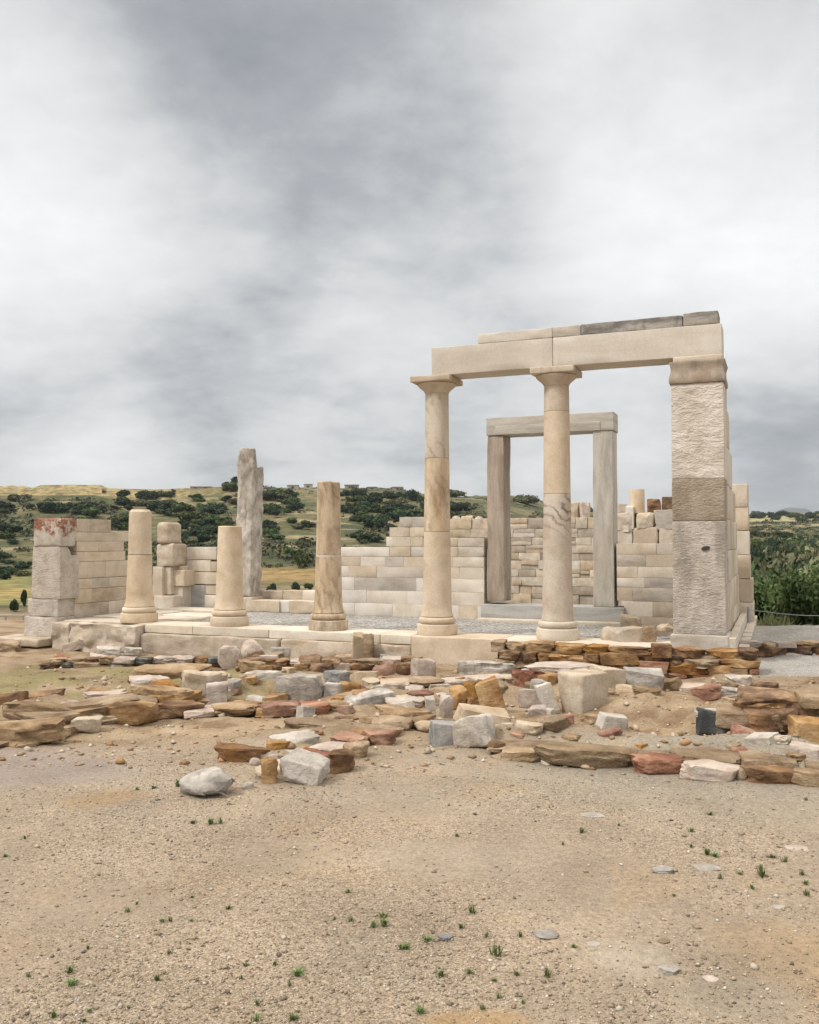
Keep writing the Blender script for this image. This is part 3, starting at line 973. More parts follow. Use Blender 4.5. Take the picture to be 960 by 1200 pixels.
# ------------------------------------------------------------------ temple platform
def build_platform():
    t = thing('temple_platform', W(4, -0.4, -0.5), 'long low stone step carrying the row of five columns', 'platform')
    U = lambda px, py, v: uz(px, py, v)[0]

    def rag(amp, fr, sd):
        def f(p, hx, hy, hz):
            n = fbm(p[:, 0] * fr, p[:, 1] * fr + sd, p[:, 2] * fr * 1.6, 4, sd)
            p = p.copy()
            fr_ = (p[:, 1] < 0)
            p[:, 1] += amp * n * fr_
            p[:, 2] += amp * .35 * n
            return p
        return f
    tblock('foundation_block', -1.68, -1.22, -.60, .25, -.62, -.022, M['rough'], t, .03, 1.2, .02, 4, .05, rag(.09, 3.6, 3))
    tblock('foundation_block', -1.21, .42, -.64, .25, -.62, -.024, M['rough'], t, .035, 1.3, .025, 4, .05, rag(.15, 3.0, 9))
    tblock('foundation_block', .44, 3.45, -.52, .25, -.56, -.16, M['rough'], t, .03, 1.0, .015, 4, .07, rag(.05, 3, 5))
    tblock('foundation_block', 3.47, 6.0, -.48, .25, -.56, -.16, M['rough'], t, .03, 1.0, .015, 4, .08, rag(.04, 3, 7))
    us = [.44, 1.55, 3.2, 5.4, 5.98]
    for k in range(4):
        tblock('stylobate_slab', us[k] + .006, us[k + 1] - .006, -.40, .42, -.155, 0, M['ash_cream'], t, .014, .8, .004)
    tblock('stylobate_slab', -1.66, .434, -.28, .42, -.018, .002, M['ash_cream'], t, .006, .5, .003)
    tblock('stylobate_block', 6.0, 7.55, -.46, .42, -.46, 0, M['cream'], t, .02, .8, .004)
    tblock('stylobate_block', 7.56, 10.2, -.46, .42, -.46, 0, M['ash_cream'], t, .02, .8, .004)
    # worn paving slabs inside the left part of the porch
    for (u0, u1, v0, v1, z) in [(-1.6, -.4, .5, 1.3, .03), (-.35, .75, .55, 1.2, .02), (-1.6, -.55, 1.35, 2.2, .05), (-.5, .7, 1.3, 2.05, .03), (-1.3, .2, 2.3, 3.1, .06)]:
        tblock('paving_slab', u0, u1, v0, v1, -.09, z, M['ash_cream'], t, .02, 1.0, .006, jit=.06)


build_platform()


def build_columns():
    def shaft(name, u, z0, z1, r0, r1, mat, par, amp=.004, flare=0.0, topround=.012, sd=0, zt=None):
        c = W(u, 0, 0)
        n = max(6, int((z1 - z0) / .08))
        prof = []
        zz = np.linspace(z0, z1, n)
        prof.append((r0 + flare - .008, z0 + .0005))
        for k, z in enumerate(zz):
            s = (z - z0) / (z1 - z0)
            r = r0 + (r1 - r0) * s
            if flare:
                r += flare * max(0.0, 1 - (z - z0) / .16) ** 2
            if k == 0:
                prof.append((r, z + .008))
            elif k == n - 1:
                prof.append((r, z - topround))
                prof.append((r - topround * .8, z - .001))
            else:
                prof.append((r, z))
        v, f = lathe(prof, 60, c[0], c[1], amp, sd, zt)
        return mesh_obj(name, v, f, mat, par, loc=(c[0], c[1], z0))

    def base(u, mat, par, rp=.345, rt=.318):
        c = W(u, 0, 0)
        v, f = lathe([(rp - .01, 0.001), (rp, .015), (rp + .004, .10), (rp - .006, .172), (rp - .02, .183)], 64, c[0], c[1], .004, u)
        mesh_obj('plinth', v, f, mat, par, loc=(c[0], c[1], 0))
        pr = [(rt - .03, .184)] + [(rt - .045 + .045 * math.cos(a), .245 + .055 * math.sin(a)) for a in np.linspace(-1.45, 1.45, 9)] + [(rt - .06, .305)]
        v, f = lathe(pr, 64, c[0], c[1], .004, u + 3)
        mesh_obj('torus_moulding', v, f, mat, par, loc=(c[0], c[1], 0.184))

    def capital(u, mat, par):
        c = W(u, 0, 0)
        pr = [(.205, 4.150), (.212, 4.165), (.222, 4.185), (.25, 4.215), (.295, 4.25), (.330, 4.285), (.338, 4.305), (.325, 4.318)]
        v, f = lathe(pr, 60, c[0], c[1], .004, u)
        e = mesh_obj('capital', v, f, mat, par, loc=(c[0], c[1], 4.15))
        p, q = block_verts(.36, .36, .0505, .016, 1.0, .003, 6, .1, nseed())
        p = rotz(p, -TH) + W(u, 0, 4.3685)[None]
        mesh_obj('abacus', p, q, mat, par, loc=(c[0], c[1], 4.318))

    def brk(amp, sd, zc):      # uneven broken upper edge
        def f(x, y, z):
            k = np.clip((z - (zc - .25)) / .25, 0, 1)
            return z + k * amp * (fbm(x * 5 + sd, y * 5, 0 * z, 3, int(sd)) - .3)
        return f
    c1 = thing('marble_column', W(0, 0, 0), 'broken cream column of two smooth drums, nearest the left pillar', 'column', 'broken columns of the front row')
    base(0, M['cream'], c1, .36, .335)
    shaft('drum', 0, .306, 1.325, .265, .232, M['cream'], c1, .003, .035, .006, 1)
    shaft('drum', 0, 1.333, 2.225, .229, .212, M['cream'], c1, .003, 0, .05, 2)
    c2 = thing('marble_column', W(2.1, 0, 0), 'shortest cream column stump with smooth flat top', 'column', 'broken columns of the front row')
    base(2.1, M['cream'], c2, .36, .335)
    shaft('drum', 2.1, .306, 1.885, .265, .222, M['cream'], c2, .003, .035, .018, 3)
    c3 = thing('marble_column', W(4.2, 0, 0), 'tallest broken column in front row, streaked and cracked, without capital', 'column', 'broken columns of the front row')
    base(4.2, M['old'], c3, .355, .325)
    shaft('drum', 4.2, .306, 1.315, .258, .232, M['old'], c3, .005, .03, .004, 4)
    v, f = lathe([(.229, 1.3155), (.231, 1.322), (.230, 1.338), (.228, 1.3445)], 60, *W(4.2, 0, 0)[:2], .003, 5)
    mesh_obj('joint_band', v, f, M['ash_cream'], c3, loc=(*W(4.2, 0, 0)[:2], 1.3155))
    shaft('drum', 4.2, 1.345, 2.69, .229, .203, M['old'], c3, .006, 0, .02, 6, brk(.03, 7., 2.69))
    c4 = thing('marble_column', W(6.3, 0, 0), 'whole column under the left end of the beam, brown streaked middle above plain cream', 'column', 'whole columns under the beams')
    base(6.3, M['cream'], c4)
    shaft('drum', 6.3, .306, 1.76, .252, .228, M['cream'], c4, .003, .03, .003, 8)
    shaft('drum', 6.3, 1.7605, 3.02, .228, .212, M['old'], c4, .005, 0, .004, 9)
    shaft('drum', 6.3, 3.0205, 4.15, .211, .202, M['greyvein2'], c4, .003, 0, .003, 10)
    capital(6.3, M['ash_tan'], c4)
    c5 = thing('marble_column', W(8.4, 0, 0), 'whole column before the doorway, grey veined marble below a plain cream drum', 'column', 'whole columns under the beams')
    base(8.4, M['ash_cream'], c5)
    shaft('drum', 8.4, .306, 2.37, .252, .219, M['greyvein'], c5, .007, .012, .004, 11)
    shaft('drum', 8.4, 2.3705, 3.72, .221, .208, M['cream'], c5, .002, 0, .002, 12)
    shaft('drum', 8.4, 3.7205, 4.15, .208, .203, M['greyvein'], c5, .005, 0, .003, 13)
    capital(8.4, M['greyvein2'], c5)


M['greyvein2'] = stone_mat('light_veined_marble', [(.47, .39, .295), (.55, .475, .375), (.60, .53, .43)], 2.0, .8, .25, .008, (1.6, 1.6, .7), stain=(.40, .29, .18), stain_amt=.4, vein=(.27, .22, .17), vein_amt=.6, vein_rot=(.3, .3, .2), vary=.02)
build_columns()


def build_beams():
    a = tblock('architrave_beam', 6.30, 8.40, -.27, .27, 4.423, 4.90, M['beam'], None, .010, .8, .003)
    tag(a, 'plain pale marble beam spanning the two whole columns', 'beam', 'architrave beams', 'thing')
    a = tblock('architrave_beam', 8.406, 11.0, -.27, .27, 4.423, 4.90, M['beam'], None, .010, .8, .003)
    tag(a, 'plain pale marble beam from second whole column to the tall right pier', 'beam', 'architrave beams', 'thing')

    def worn(sd, amp):
        def f(p, hx, hy, hz):
            p = p.copy()
            n = fbm(p[:, 0] * 3 + sd, p[:, 1] * 3, p[:, 2] * 5, 4, sd)
            top = np.clip(p[:, 2] / hz, 0, 1)
            p[:, 2] += amp * n * top
            p[:, 1] += amp * .8 * n
            return p
        return f
    g = 'cornice blocks on the beams'
    for (u0, u1, h, mat, am, lab) in [
            (7.12, 8.39, .165, 'beam', .0, 'smooth pale cornice block at the left end of the top course'),
            (8.395, 8.86, .17, 'ash_grey', .0, 'short grey smooth cornice block between pale block and weathered block'),
            (8.865, 10.43, .17, 'weather', .03, 'long dark weathered cornice block with rough broken face'),
            (10.44, 10.95, .205, 'weather', .035, 'short dark weathered cornice block above the right pier')]:
        o = tblock('cornice_block', u0, u1, -.26, .24, 4.906, 4.906 + h, M[mat], None, .014, 1.0, .004, 6, .07, worn(int(u0 * 10), am) if am else None)
        tag(o, lab, 'cornice block', g, 'thing')


build_beams()


def build_right_pier():
    t = thing('stone_pier', W(10.64, 0, -.1), 'tall square stone pier with moulded capital, holding the right end of the beam', 'pier')
    tblock('base_block', 10.22, 11.06, -.40, .42, -.12, .19, M['ash_grey'], t, .02, .8, .004)
    u0, u1 = 10.26, 11.02

    def tool(amp, fr, sd):
        def f(p, hx, hy, hz):
            p = p.copy()
            w = np.clip((hx - .035 - np.abs(p[:, 0])) / .03, 0, 1) * np.clip((hz - .02 - np.abs(p[:, 2])) / .03, 0, 1)
            front = p[:, 1] < -hy * .8
            p[:, 1] -= front * w * amp * (.35 + fbm(p[:, 0] * fr * .7 + p[:, 2] * 3, 0 * p[:, 1], p[:, 2] * fr * 1.3, 3, sd))
            return p
        return f
    lo = tblock('lower_block', u0, u1, -.365, .38, .192, 1.905, M['tooled_grey'], t, .012, .8, .003, 6, .035, tool(.010, 15, 3))
    h, hz_ = uz(827, 642.5, -.38)
    # dark socket in the lower block
    v, f = lathe([(.02, 0), (.062, .003), (.052, .02)], 18)
    v = np.array(v)
    v = np.stack([v[:, 0] * 1.0, -v[:, 2], v[:, 1] * .55 + .012 * v[:, 0] / .06], -1)
    v = rotz(v, -TH) + W(h, -.372, hz_)[None]
    so = mesh_obj('socket_hole', v, f, M['house_dark'], lo)
    so.matrix_parent_inverse = Matrix.Translation(-Vector(W((u0 + u1) / 2, (-.365 + .38) / 2, .192)))
    tblock('middle_block', u0, u1, -.37, .38, 1.907, 2.545, M['tooled_tan'], t, .010, .8, .003, 6, .05, tool(.010, 17, 5))
    tblock('upper_block', u0, u1, -.37, .38, 2.547, 3.995, M['tooled'], t, .010, .8, .003, 6, .03, tool(.017, 15, 7))
    # moulded capital: a straight band with a hollow in the middle

    def cap(p, hx, hy, hz):
        p = p.copy()
        s = (p[:, 2] + hz) / (2 * hz)
        off = .018 * np.sin(s * math.pi * 2 + .6) + .012 * s
        k = 1 + off / hx
        p[:, 0] *= k
        p[:, 1] *= k
        return p
    tblock('capital_moulding', u0 - .012, u1 + .012, -.385, .395, 3.997, 4.335, M['mould'], t, .010, .8, .003, 6, .035, cap)
    tblock('capital_slab', u0 + .03, u1 + .0, -.35, .36, 4.337, 4.42, M['ash_tan'], t, .02, 1.0, .004)


build_right_pier()


def build_left_pier():
    t = thing('stone_pier', W(-2.1, 0, -.35), 'left square pier of rough grey blocks topped by a red stained stone', 'pier')

    def taper(k, dr=0.0):
        def f(p, hx, hy, hz):
            p = p.copy()
            s = 1 + k * (hz - p[:, 2]) / (2 * hz)
            p[:, 0] *= s
            p[:, 1] *= s
            if dr:
                over = np.clip(p[:, 2] - (hz - dr) + (p[:, 1] + .02) * 0 - np.clip(-p[:, 1] + .05, 0, 1) * 2.0, 0, None)
                p[:, 2] -= over
            return p
        return f
    tblock('base_block', -2.58, -1.72, -.40, .22, -.36, .06, M['lichen'], t, .03, 1.2, .01, 5, .06, taper(.04))
    tblock('base_block', -2.54, -1.74, -.36, .20, .062, .42, M['lichen'], t, .02, 1.0, .008, 5, .06, taper(.02))
    tblock('lower_block', -2.42, -1.70, -.35, .17, .422, 1.485, M['lichen'], t, .018, .9, .006, 5, .05, taper(.06, .18))
    o = tblock('upper_block', -2.39, -1.68, -.37, .10, 1.49, 2.065, M['redtop'], t, .04, 1.0, .012, 5, .05)
    o['label'] = 'red stained top block'
    s = tblock('foundation_slab', -3.05, -1.78, -.85, -.1, -.50, -.345, M['rough'], None, .03, 1.2, .015, 5, .07)
    tag(s, 'long pale foundation slab at the foot of the left pier', 'slab', None, 'thing')


build_left_pier()


def walls_from_rows(t, rows, conv, place, tintmats, depth):
    pass


def build_left_side_wall():
    t = thing('ashlar_wall', W(-1.95, 1.1, -.1), 'short tan block wall with broken end joined to the left pier', 'wall')
    ub = -1.72
    Z = lambda px, py: vz(px, py, ub)
    # (x0, x1, y_top at x0, y_bottom at x0 ...) rows are given by height z, ends by sight lines
    X = lambda px: Z(px, 660)[0]
    rows = [  # z0, z1, block ends along the wall (pixel columns turned into depths), stones
        (1.79, 2.06, [84, 105, 130], ['ash_tan', 'rough']),
        (1.60, 1.785, [88, 153], ['ash_tan']),
        (1.38, 1.595, [90, 115, 145], ['ash_tan', 'ash_tan']),
        (1.17, 1.375, [90, 99, 147], ['ash_tan', 'ash_tan']),
        (.82, 1.165, [90, 124, 153], ['ash_tan', 'ash_tan']),
        (.60, .815, [90, 109, 128, 151], ['ash_tan', 'ash_grey', 'ash_tan']),
        (.30, .595, [88, 108, 154], ['ash_tan', 'rough']),
        (-.25, .295, [88, 128, 160], ['rough', 'ash_cream']),
    ]
    for (z0, z1, xs, ms) in rows:
        vs = [X(px) for px in xs]
        for k in range(len(vs) - 1):
            j = random.uniform(-.006, .006)
            tblock('stone_block', ub - .5, ub + j, vs[k] + .001, vs[k + 1] - .001, z0 + .0007, z1 - .0007, M[ms[k]], t, .006, 1.3, .006)
    # the rest of this wall, fallen and rebuilt, behind the first column
    t2 = thing('ashlar_wall', W(-1.9, 3.3, -.1), 'ruined wall corner of stacked rough blocks behind the first column', 'wall')
    S = [((183, 612, 197, 637), 2.9, 'rough', .10), ((183, 637, 203, 664), 2.95, 'rough', .06), ((179, 664, 190, 700), 2.9, 'ash_tan', .02),
         ((190, 664, 200, 697), 3.0, 'ash_tan', .02), ((199, 663, 214, 668), 3.25, 'ash_cream', .02), ((201, 668, 216, 687), 3.1, 'ash_tan', .02),
         ((202, 687, 214, 712), 3.15, 'ash_cream', .02), ((180, 698, 203, 714), 2.85, 'ash_cream', .03)]
    for (b, v, m, r) in S:
        u0, z1 = uz(b[0], b[1], v)
        u1, z0 = uz(b[2], b[3], v)
        tblock('stone_block', u0, u1, v, v + .55, max(z0, -.05), z1, M[m], t2, r if r > .03 else .014, 1.0, .012 if r > .03 else .004, 5, .06)
    # front wall of the cella, left of the left doorway
    t3 = thing('ashlar_wall', W(-1.1, 3.7, -.1), 'low pale block wall piece between first and second columns', 'wall')
    for (b, m) in [((216, 641, 254, 656), 'ash_cream'), ((215, 656, 223, 670), 'ash_white'), ((223, 656, 247, 670), 'ash_cream'), ((247, 658, 254, 670), 'ash_tan'),
                   ((215, 670, 256, 685), 'ash_tan'), ((214, 685, 240, 712), 'sill'), ((240, 685, 256, 697), 'ash_tan'), ((240, 697, 256, 712), 'ash_cream')]:
        u0, z1 = uz(b[0], b[1], 3.5)
        u1, z0 = uz(b[2], b[3], 3.5)
        tblock('stone_block', u0 + .003, u1 - .003, 3.5 + random.uniform(-.02, .02), 4.0, max(z0, -.05) + .002, z1 - .002, M[m], t3, .012, .9, .004)


build_left_side_wall()


def build_tall_jamb():
    t = thing('door_jamb', W(.3, 3.7, 0), 'tall gnarled broken stone post rising behind the second column', 'post')

    def brk(p, hx, hy, hz):
        p = p.copy()
        u = p[:, 0] / hx
        zc = np.interp(u + .9 * p[:, 1] / hy, [-2, -1.2, -.4, .5, .62, 2.0], [.90, 1.0, .985, .97, .72, .76]) * hz
        zc += .05 * fbm(p[:, 0] * 9, p[:, 1] * 9, 0 * p[:, 0], 3, 71)
        p[:, 2] = np.where(p[:, 2] > -hz * .2, -hz * .2 + (p[:, 2] + hz * .2) * (zc + hz * .2) / (hz * 1.2), p[:, 2])
        s = .028 * fbm(p[:, 0] * 4, p[:, 1] * 4 + 4, p[:, 2] * 3.6, 5, 73, .62)
        p[:, 0] += s * np.sign(p[:, 0]) - .07 * np.clip(-p[:, 2] / hz, -1, 1) * 0
        p[:, 1] += s
        # right edge sweeps inward toward the base
        p[:, 0] *= 1 - .05 * np.clip(-p[:, 2] / hz, 0, 1)
        p[:, 0] += .03 * p[:, 2] / hz * (p[:, 0] > 0)
        # a cleft in the face
        c = np.exp(-((p[:, 0] - .12 * hx * 2) / .02) ** 2) * (np.abs(p[:, 2] + .05) < .62)
        p[:, 1] += c * .04 * (p[:, 1] < 0)
        return p
    tblock('broken_shaft', .0, .43, 3.45, 3.95, .30, 3.80, M['gnarl'], t, .04, 1.2, .02, 5, .045, brk)
    tblock('base_block', -.04, .46, 3.40, 4.0, -.04, .298, M['ash_tan'], t, .03, 1.0, .01, 5, .06)
    # threshold stones of the left doorway
    g = 'threshold stones of the left doorway'
    for (b, v, m, lab) in [((306, 692, 331, 703), 3.9, 'rough', 'left pale block in the upper threshold course between second and third columns'),
                           ((331, 692, 354, 704), 3.9, 'rough', 'middle tan block in the upper threshold course between second and third columns'),
                           ((354, 692, 374, 704), 3.9, 'ash_cream', 'right white block in the upper threshold course beside the third column'),
                           ((288, 703, 327, 715), 3.4, 'ash_tan', 'long tan threshold block low beside the second column'),
                           ((339, 704, 368, 716), 3.4, 'ash_tan', 'tan threshold block low beside the third column'),
                           ((327, 704, 339, 716), 3.45, 'ash_white', 'small white stone wedged between the two low threshold blocks')]:
        u0, z1 = uz(b[0], b[1], v)
        u1, z0 = uz(b[2], b[3], v)
        o = tblock('threshold_block', u0, u1, v, v + .4, -.03 if v < 3.8 else -.03, z1, M[m], None, .018, 1.2, .008, 5, .07)
        tag(o, lab, 'threshold block', g, 'thing')


build_tall_jamb()

VW = 3.5        # face of the cella's front wall


def pxblock(name, b, v, depth, mat, t, r=.012, amp=.004, jit=.02, z0=None):
    u0, z1 = uz(b[0], (b[1]), v)
    u1, zb = uz(b[2], (b[3]), v)
    um = uz((b[0] + b[2]) / 2, b[1], v)
    if z0 is not None:
        zb = z0
    return tblock(name, u0 + .003, u1 - .003, v + random.uniform(-jit, jit), v + depth, zb + .002, um[1] - .002, M[mat], t, r, .9, amp)


def build_front_wall():
    t = thing('ashlar_wall', W(4, 3.8, 0), 'stepped pale block wall left of the tall doorway', 'wall')
    L = uz(372, 660, VW)[0]
    D = uz(567.5, 660, VW)[0]
    X = lambda zx: uz(390 + zx / 3.555, 660, VW)[0]
    rows = [
        (1.40, 1.475, [372, 402 + 0, 455], ['ash_white', 'ash_white'], 0),
    ]
    # (z0, z1, splits in u, materials)
    zs = [-.04, .24, .52, .80, 1.05, 1.26, 1.475, 1.68]
    spl = [
        (zs[0], zs[1], [L, X(90), X(250), X(420), X(524), X(602), D], ['ash_white', 'ash_white', 'ash_cream', 'ash_white', 'ash_tan', 'ash_white']),
        (zs[1], zs[2], [L, X(140), X(310), X(480), D], ['ash_white', 'ash_cream', 'ash_white', 'ash_cream']),
        (zs[2], zs[3], [L, X(90), X(348), X(480), D], ['ash_white', 'ash_grey', 'ash_white', 'ash_cream']),
        (zs[3], zs[4], [L, X(65), X(182), X(298), X(410), X(528), D], ['ash_white', 'ash_tan', 'ash_cream', 'ash_grey', 'ash_tan', 'ash_cream']),
        (zs[4], zs[5], [L, X(115), X(218), X(295), X(400), X(501), D], ['ash_tan', 'ash_cream', 'ash_grey', 'ash_tan', 'ash_tan', 'ash_cream']),
    ]
    for (z0, z1, us, ms) in spl:
        for k in range(len(us) - 1):
            tblock('stone_block', us[k] + .001, us[k + 1] - .001, VW + random.uniform(-.005, .005), VW + .55, z0 + .0007, z1 - .0007, M[ms[k]], t, .0045, 1.5, .005)
    up = [
        (1.262, 1.46, [L, X(235)], ['ash_white']),
        (1.262, 1.48, [X(236), X(325), X(400), X(522), D], ['ash_tan', 'ash_grey', 'ash_tan', 'ash_grey']),
        (1.482, 1.69, [X(222), X(249), X(325), X(376)], ['ash_white', 'ash_tan', 'ash_tan']),
        (1.482, 1.66, [X(377), X(430), X(522), D], ['ash_tan', 'ash_tan', 'ash_grey']),
        (1.692, 1.90, [X(236), X(320), X(395)], ['ash_tan', 'ash_tan']),
        (1.902, 2.12, [X(278), X(330), X(400)], ['ash_grey', 'ash_grey']),
    ]
    for (z0, z1, us, ms) in up:
        for k in range(len(us) - 1):
            tblock('stone_block', us[k] + .001, us[k + 1] - .001, VW + random.uniform(-.008, .008), VW + .55, z0 + .0007, z1 - .0007, M[ms[k]], t, .007, 1.4, .006)
    # wall right of the door
    t2 = thing('ashlar_wall', W(10, 3.8, 0), 'tan block wall with two grey streaked blocks, right of the tall doorway', 'wall')
    X2 = lambda zx: uz(660 + zx / 3.2, 660, VW)[0]
    A, B = X2(212), X2(440)
    A0 = uz(722.5, 640, VW)[0]
    rows2 = [
        (-.06, .12, [X2(228), X2(290), B], ['ash_tan', 'ash_tan']),
        (.122, .42, [X2(228), X2(335), B], ['ash_cream', 'ash_tan']),
        (.422, .69, [A0, X2(260), B], ['ash_tan', 'ash_grey']),
        (.692, .88, [A0, X2(305), B], ['ash_cream', 'ash_grey']),
        (.882, 1.10, [A0, X2(280), B], ['ash_tan', 'ash_cream']),
        (1.102, 1.34, [A0, X2(310), B], ['ash_grey', 'ash_tan']),
        (1.342, 1.55, [A0, X2(350), B], ['ash_tan', 'ash_grey']),
    ]
    for (z0, z1, us, ms) in rows2:
        for k in range(len(us) - 1):
            tblock('stone_block', us[k] + .001, us[k + 1] - .001, VW + random.uniform(-.005, .005), VW + .55, z0 + .0007, z1 - .0007, M[ms[k]], t2, .0045, 1.5, .005)
    # doorway
    d = thing('stone_doorway', W(7.4, 3.7, 0), 'tall free standing grey marble doorway behind the columns', 'doorway')
    dv0, dv1 = 3.42, 3.98

    def wavy(sd, amp):
        def f(p, hx, hy, hz):
            p = p.copy()
            n = fbm(0 * p[:, 0] + sd, p[:, 1] * 2, p[:, 2] * 1.6, 4, sd)
            p[:, 0] += amp * n * (np.sign(p[:, 0]))
            p[:, 0] *= 1 + .03 * (-p[:, 2] / hz)
            return p
        return f
    tblock('jamb', 6.135, 6.50, dv0 + .02, dv1, .345, 3.80, M['door_brown'], d, .02, 1.2, .008, 4, .06, wavy(81, .022), label='brown streaked left jamb')
    tblock('jamb', 8.34, 8.74, dv0 + .02, dv1, .292, 3.80, M['door'], d, .012, .8, .004, 4, .07, wavy(83, .008))
    tblock('lintel', 6.125, 8.76, dv0, dv1, 3.802, 4.17, M['door_h'], d, .012, .8, .004)
    tblock('lintel_band', 6.33, 8.50, dv0 - .018, dv0 + .03, 3.806, 3.99, M['door_h'], d, .010, .8, .003)
    tblock('sill', 6.03, 8.95, dv0 - .10, dv1, -.03, .29, M['sill'], d, .014, .8, .004)
    tblock('sill_step', 6.03, 9.0, dv0 - .42, dv0 - .103, -.10, .02, M['ash_cream'], d, .014, .8, .004)


build_front_wall()


def build_back_wall():
    """rubble wall closing the cella: many small courses, pattern in one mesh, big pieces on top apart"""
    t = thing('rubble_wall', W(6, 9.2, 0), 'long back wall of pale stacked rubble seen through the doorway', 'wall')
    V, Fq, base = [], [], 0
    tint = []
    vb = 8.6
    z = -.05
    r_ = np.random.default_rng(5)
    pal = np.array([[.54, .475, .39], [.58, .525, .45], [.48, .42, .345], [.50, .41, .30], [.61, .565, .50], [.40, .345, .28], [.56, .48, .385]])
    top = lambda u: np.interp(u, [2.5, 5.6, 6.0, 7.0, 8.0, 9.0, 10.5], [2.15, 2.2, 2.2, 2.22, 2.35, 2.30, 2.2])
    while z < 2.2:
        hgt = r_.uniform(.13, .30)
        u = 2.6 + r_.uniform(-.2, 0)
        while u < 10.4:
            w = r_.uniform(.22, .75)
            sub = [(z, z + hgt)] if r_.random() > .25 else [(z, z + hgt * .5), (z + hgt * .5, z + hgt)]
            for (a, b_) in sub:
                if a + .05 > top(u + w / 2):
                    continue
                p, q = block_verts(w / 2 - .002, .2, (b_ - a) / 2 - .002, .008, 1.6, .012, 5, .10, nseed())
                p = p + np.array([u + w / 2, vb + .2 + r_.uniform(-.02, .02), (a + b_) / 2])[None]
                P = OR[None] + UX[None] * p[:, :1] + VX[None] * p[:, 1:2] + np.array([0, 0, 1.])[None] * p[:, 2:3]
                V.append(P)
                Fq.append(q + base)
                base += len(P)
                c = pal[r_.integers(len(pal))] * r_.uniform(.85, 1.1)
                tint.append(np.tile(c, (len(P), 1)))
            u += w
        z += hgt
    m = bpy.data.materials.new('rubble_masonry')
    tt, N, b = pbsdf(m)
    at = N.n('ShaderNodeAttribute', attribute_name='tint')
    geo = N.n('ShaderNodeNewGeometry')
    P = geo.outputs['Position']
    c = N.mix(.8, at.outputs['Color'], N.ramp(N.noise(P, 5, 7, .65), [(.3, (.33, .32, .30)), (.7, (.64, .64, .64))]), 'OVERLAY')
    tt.links.new(c, b.inputs['Base Color'])
    b.inputs['Roughness'].default_value = .9
    bp = N.n('ShaderNodeBump', i={'Height': N.noise(P, 14, 7, .7), 'Strength': .6, 'Distance': .02})
    tt.links.new(bp.outputs[0], b.inputs['Normal'])
    o = mesh_obj('masonry', np.concatenate(V), np.concatenate(Fq), m, t)
    ca = o.data.attributes.new('tint', 'FLOAT_COLOR', 'POINT')
    tc = np.concatenate(tint)
    ca.data.foreach_set('color', np.concatenate([tc, np.ones((len(tc), 1))], 1).astype(np.float32).ravel())
    tblock('wall_core', 2.62, 10.4, vb + .035, vb + .42, -.05, 2.14, M['rubble'], t)
    # pieces lying along the top of the wall
    for (b_, m_, k) in [((668, 588, 678, 596), 'creamr', 'slab'), ((678, 588, 690, 597), 'pink', 'slab'), ((722, 590, 734, 598), 'rubble', 'angular'), ((757, 584, 774, 592), 'brown', 'slab'),
                        ((527, 603, 537, 612), 'pink', 'boulder'), ((552, 605, 568, 620), 'pink', 'boulder'), ((538, 604, 552, 616), 'creamr', 'angular')]:
        u0, z1 = uz(b_[0], b_[1], vb)
        u1, z0 = uz(b_[2], b_[3] + 2, vb)
        z0 = min(z0, 2.12)
        p, q = rock_verts(u1 - u0, .35, z1 - z0, k, nseed(), 10)
        p = rotz(p, -TH) + W((u0 + u1) / 2, vb + .2, z0)[None]
        mesh_obj('cap_stone', p, q, M[m_], t, loc=W((u0 + u1) / 2, vb + .2, z0))
    g = 'fragments on the back wall'
    # stump of a column on a pale block, and two dark rough blocks
    vv = 7.0
    t2 = thing('rubble_wall', W(10, vv, 0), 'piled brown rubble behind the right block wall', 'wall')
    for (b_, m_, k) in [((720, 600, 743, 622), 'rubble', 'block'), ((743, 600, 768, 619), 'ash_tan', 'angular'), ((766, 597, 793, 619), 'ash_grey', 'block'), ((732, 592, 744, 619), 'ash_white', 'block'),
                        ((774, 582, 793, 598), 'brown', 'block'), ((712, 618, 742, 660), 'rubble', 'block'), ((741, 617, 772, 660), 'ash_tan', 'block'), ((770, 617, 800, 660), 'rubble', 'block'), ((720, 606, 737, 622), 'ash_cream', 'block')]:
        u0, z1 = uz(b_[0], b_[1], vv)
        u1, z0 = uz(b_[2], b_[3] + 2, vv)
        p, q = rock_verts(u1 - u0, .5, z1 - z0, k, nseed(), 12)
        p = rotz(p, -TH) + W((u0 + u1) / 2, vv + .25, z0)[None]
        mesh_obj('rubble_block', p, q, M[m_], t2, loc=W((u0 + u1) / 2, vv + .25, z0))
    u0, z1 = uz(735.5, 573, vv)
    u1, z0 = uz(754, 601, vv)
    c = W((u0 + u1) / 2, vv + .3, 0)
    r0 = (u1 - u0) / 2
    v, f = lathe([(r0 * 1.05, z0), (r0, z0 + .1), (r0 * .98, z1 - .02), (r0 * .92, z1)], 40, c[0], c[1], .01, 3)
    o = mesh_obj('column_stump', v, f, M['cream'], loc=(c[0], c[1], z0))
    tag(o, 'short cream column stump standing on top of the rubble right of the doorway', 'column stump', None, 'thing')


build_back_wall()


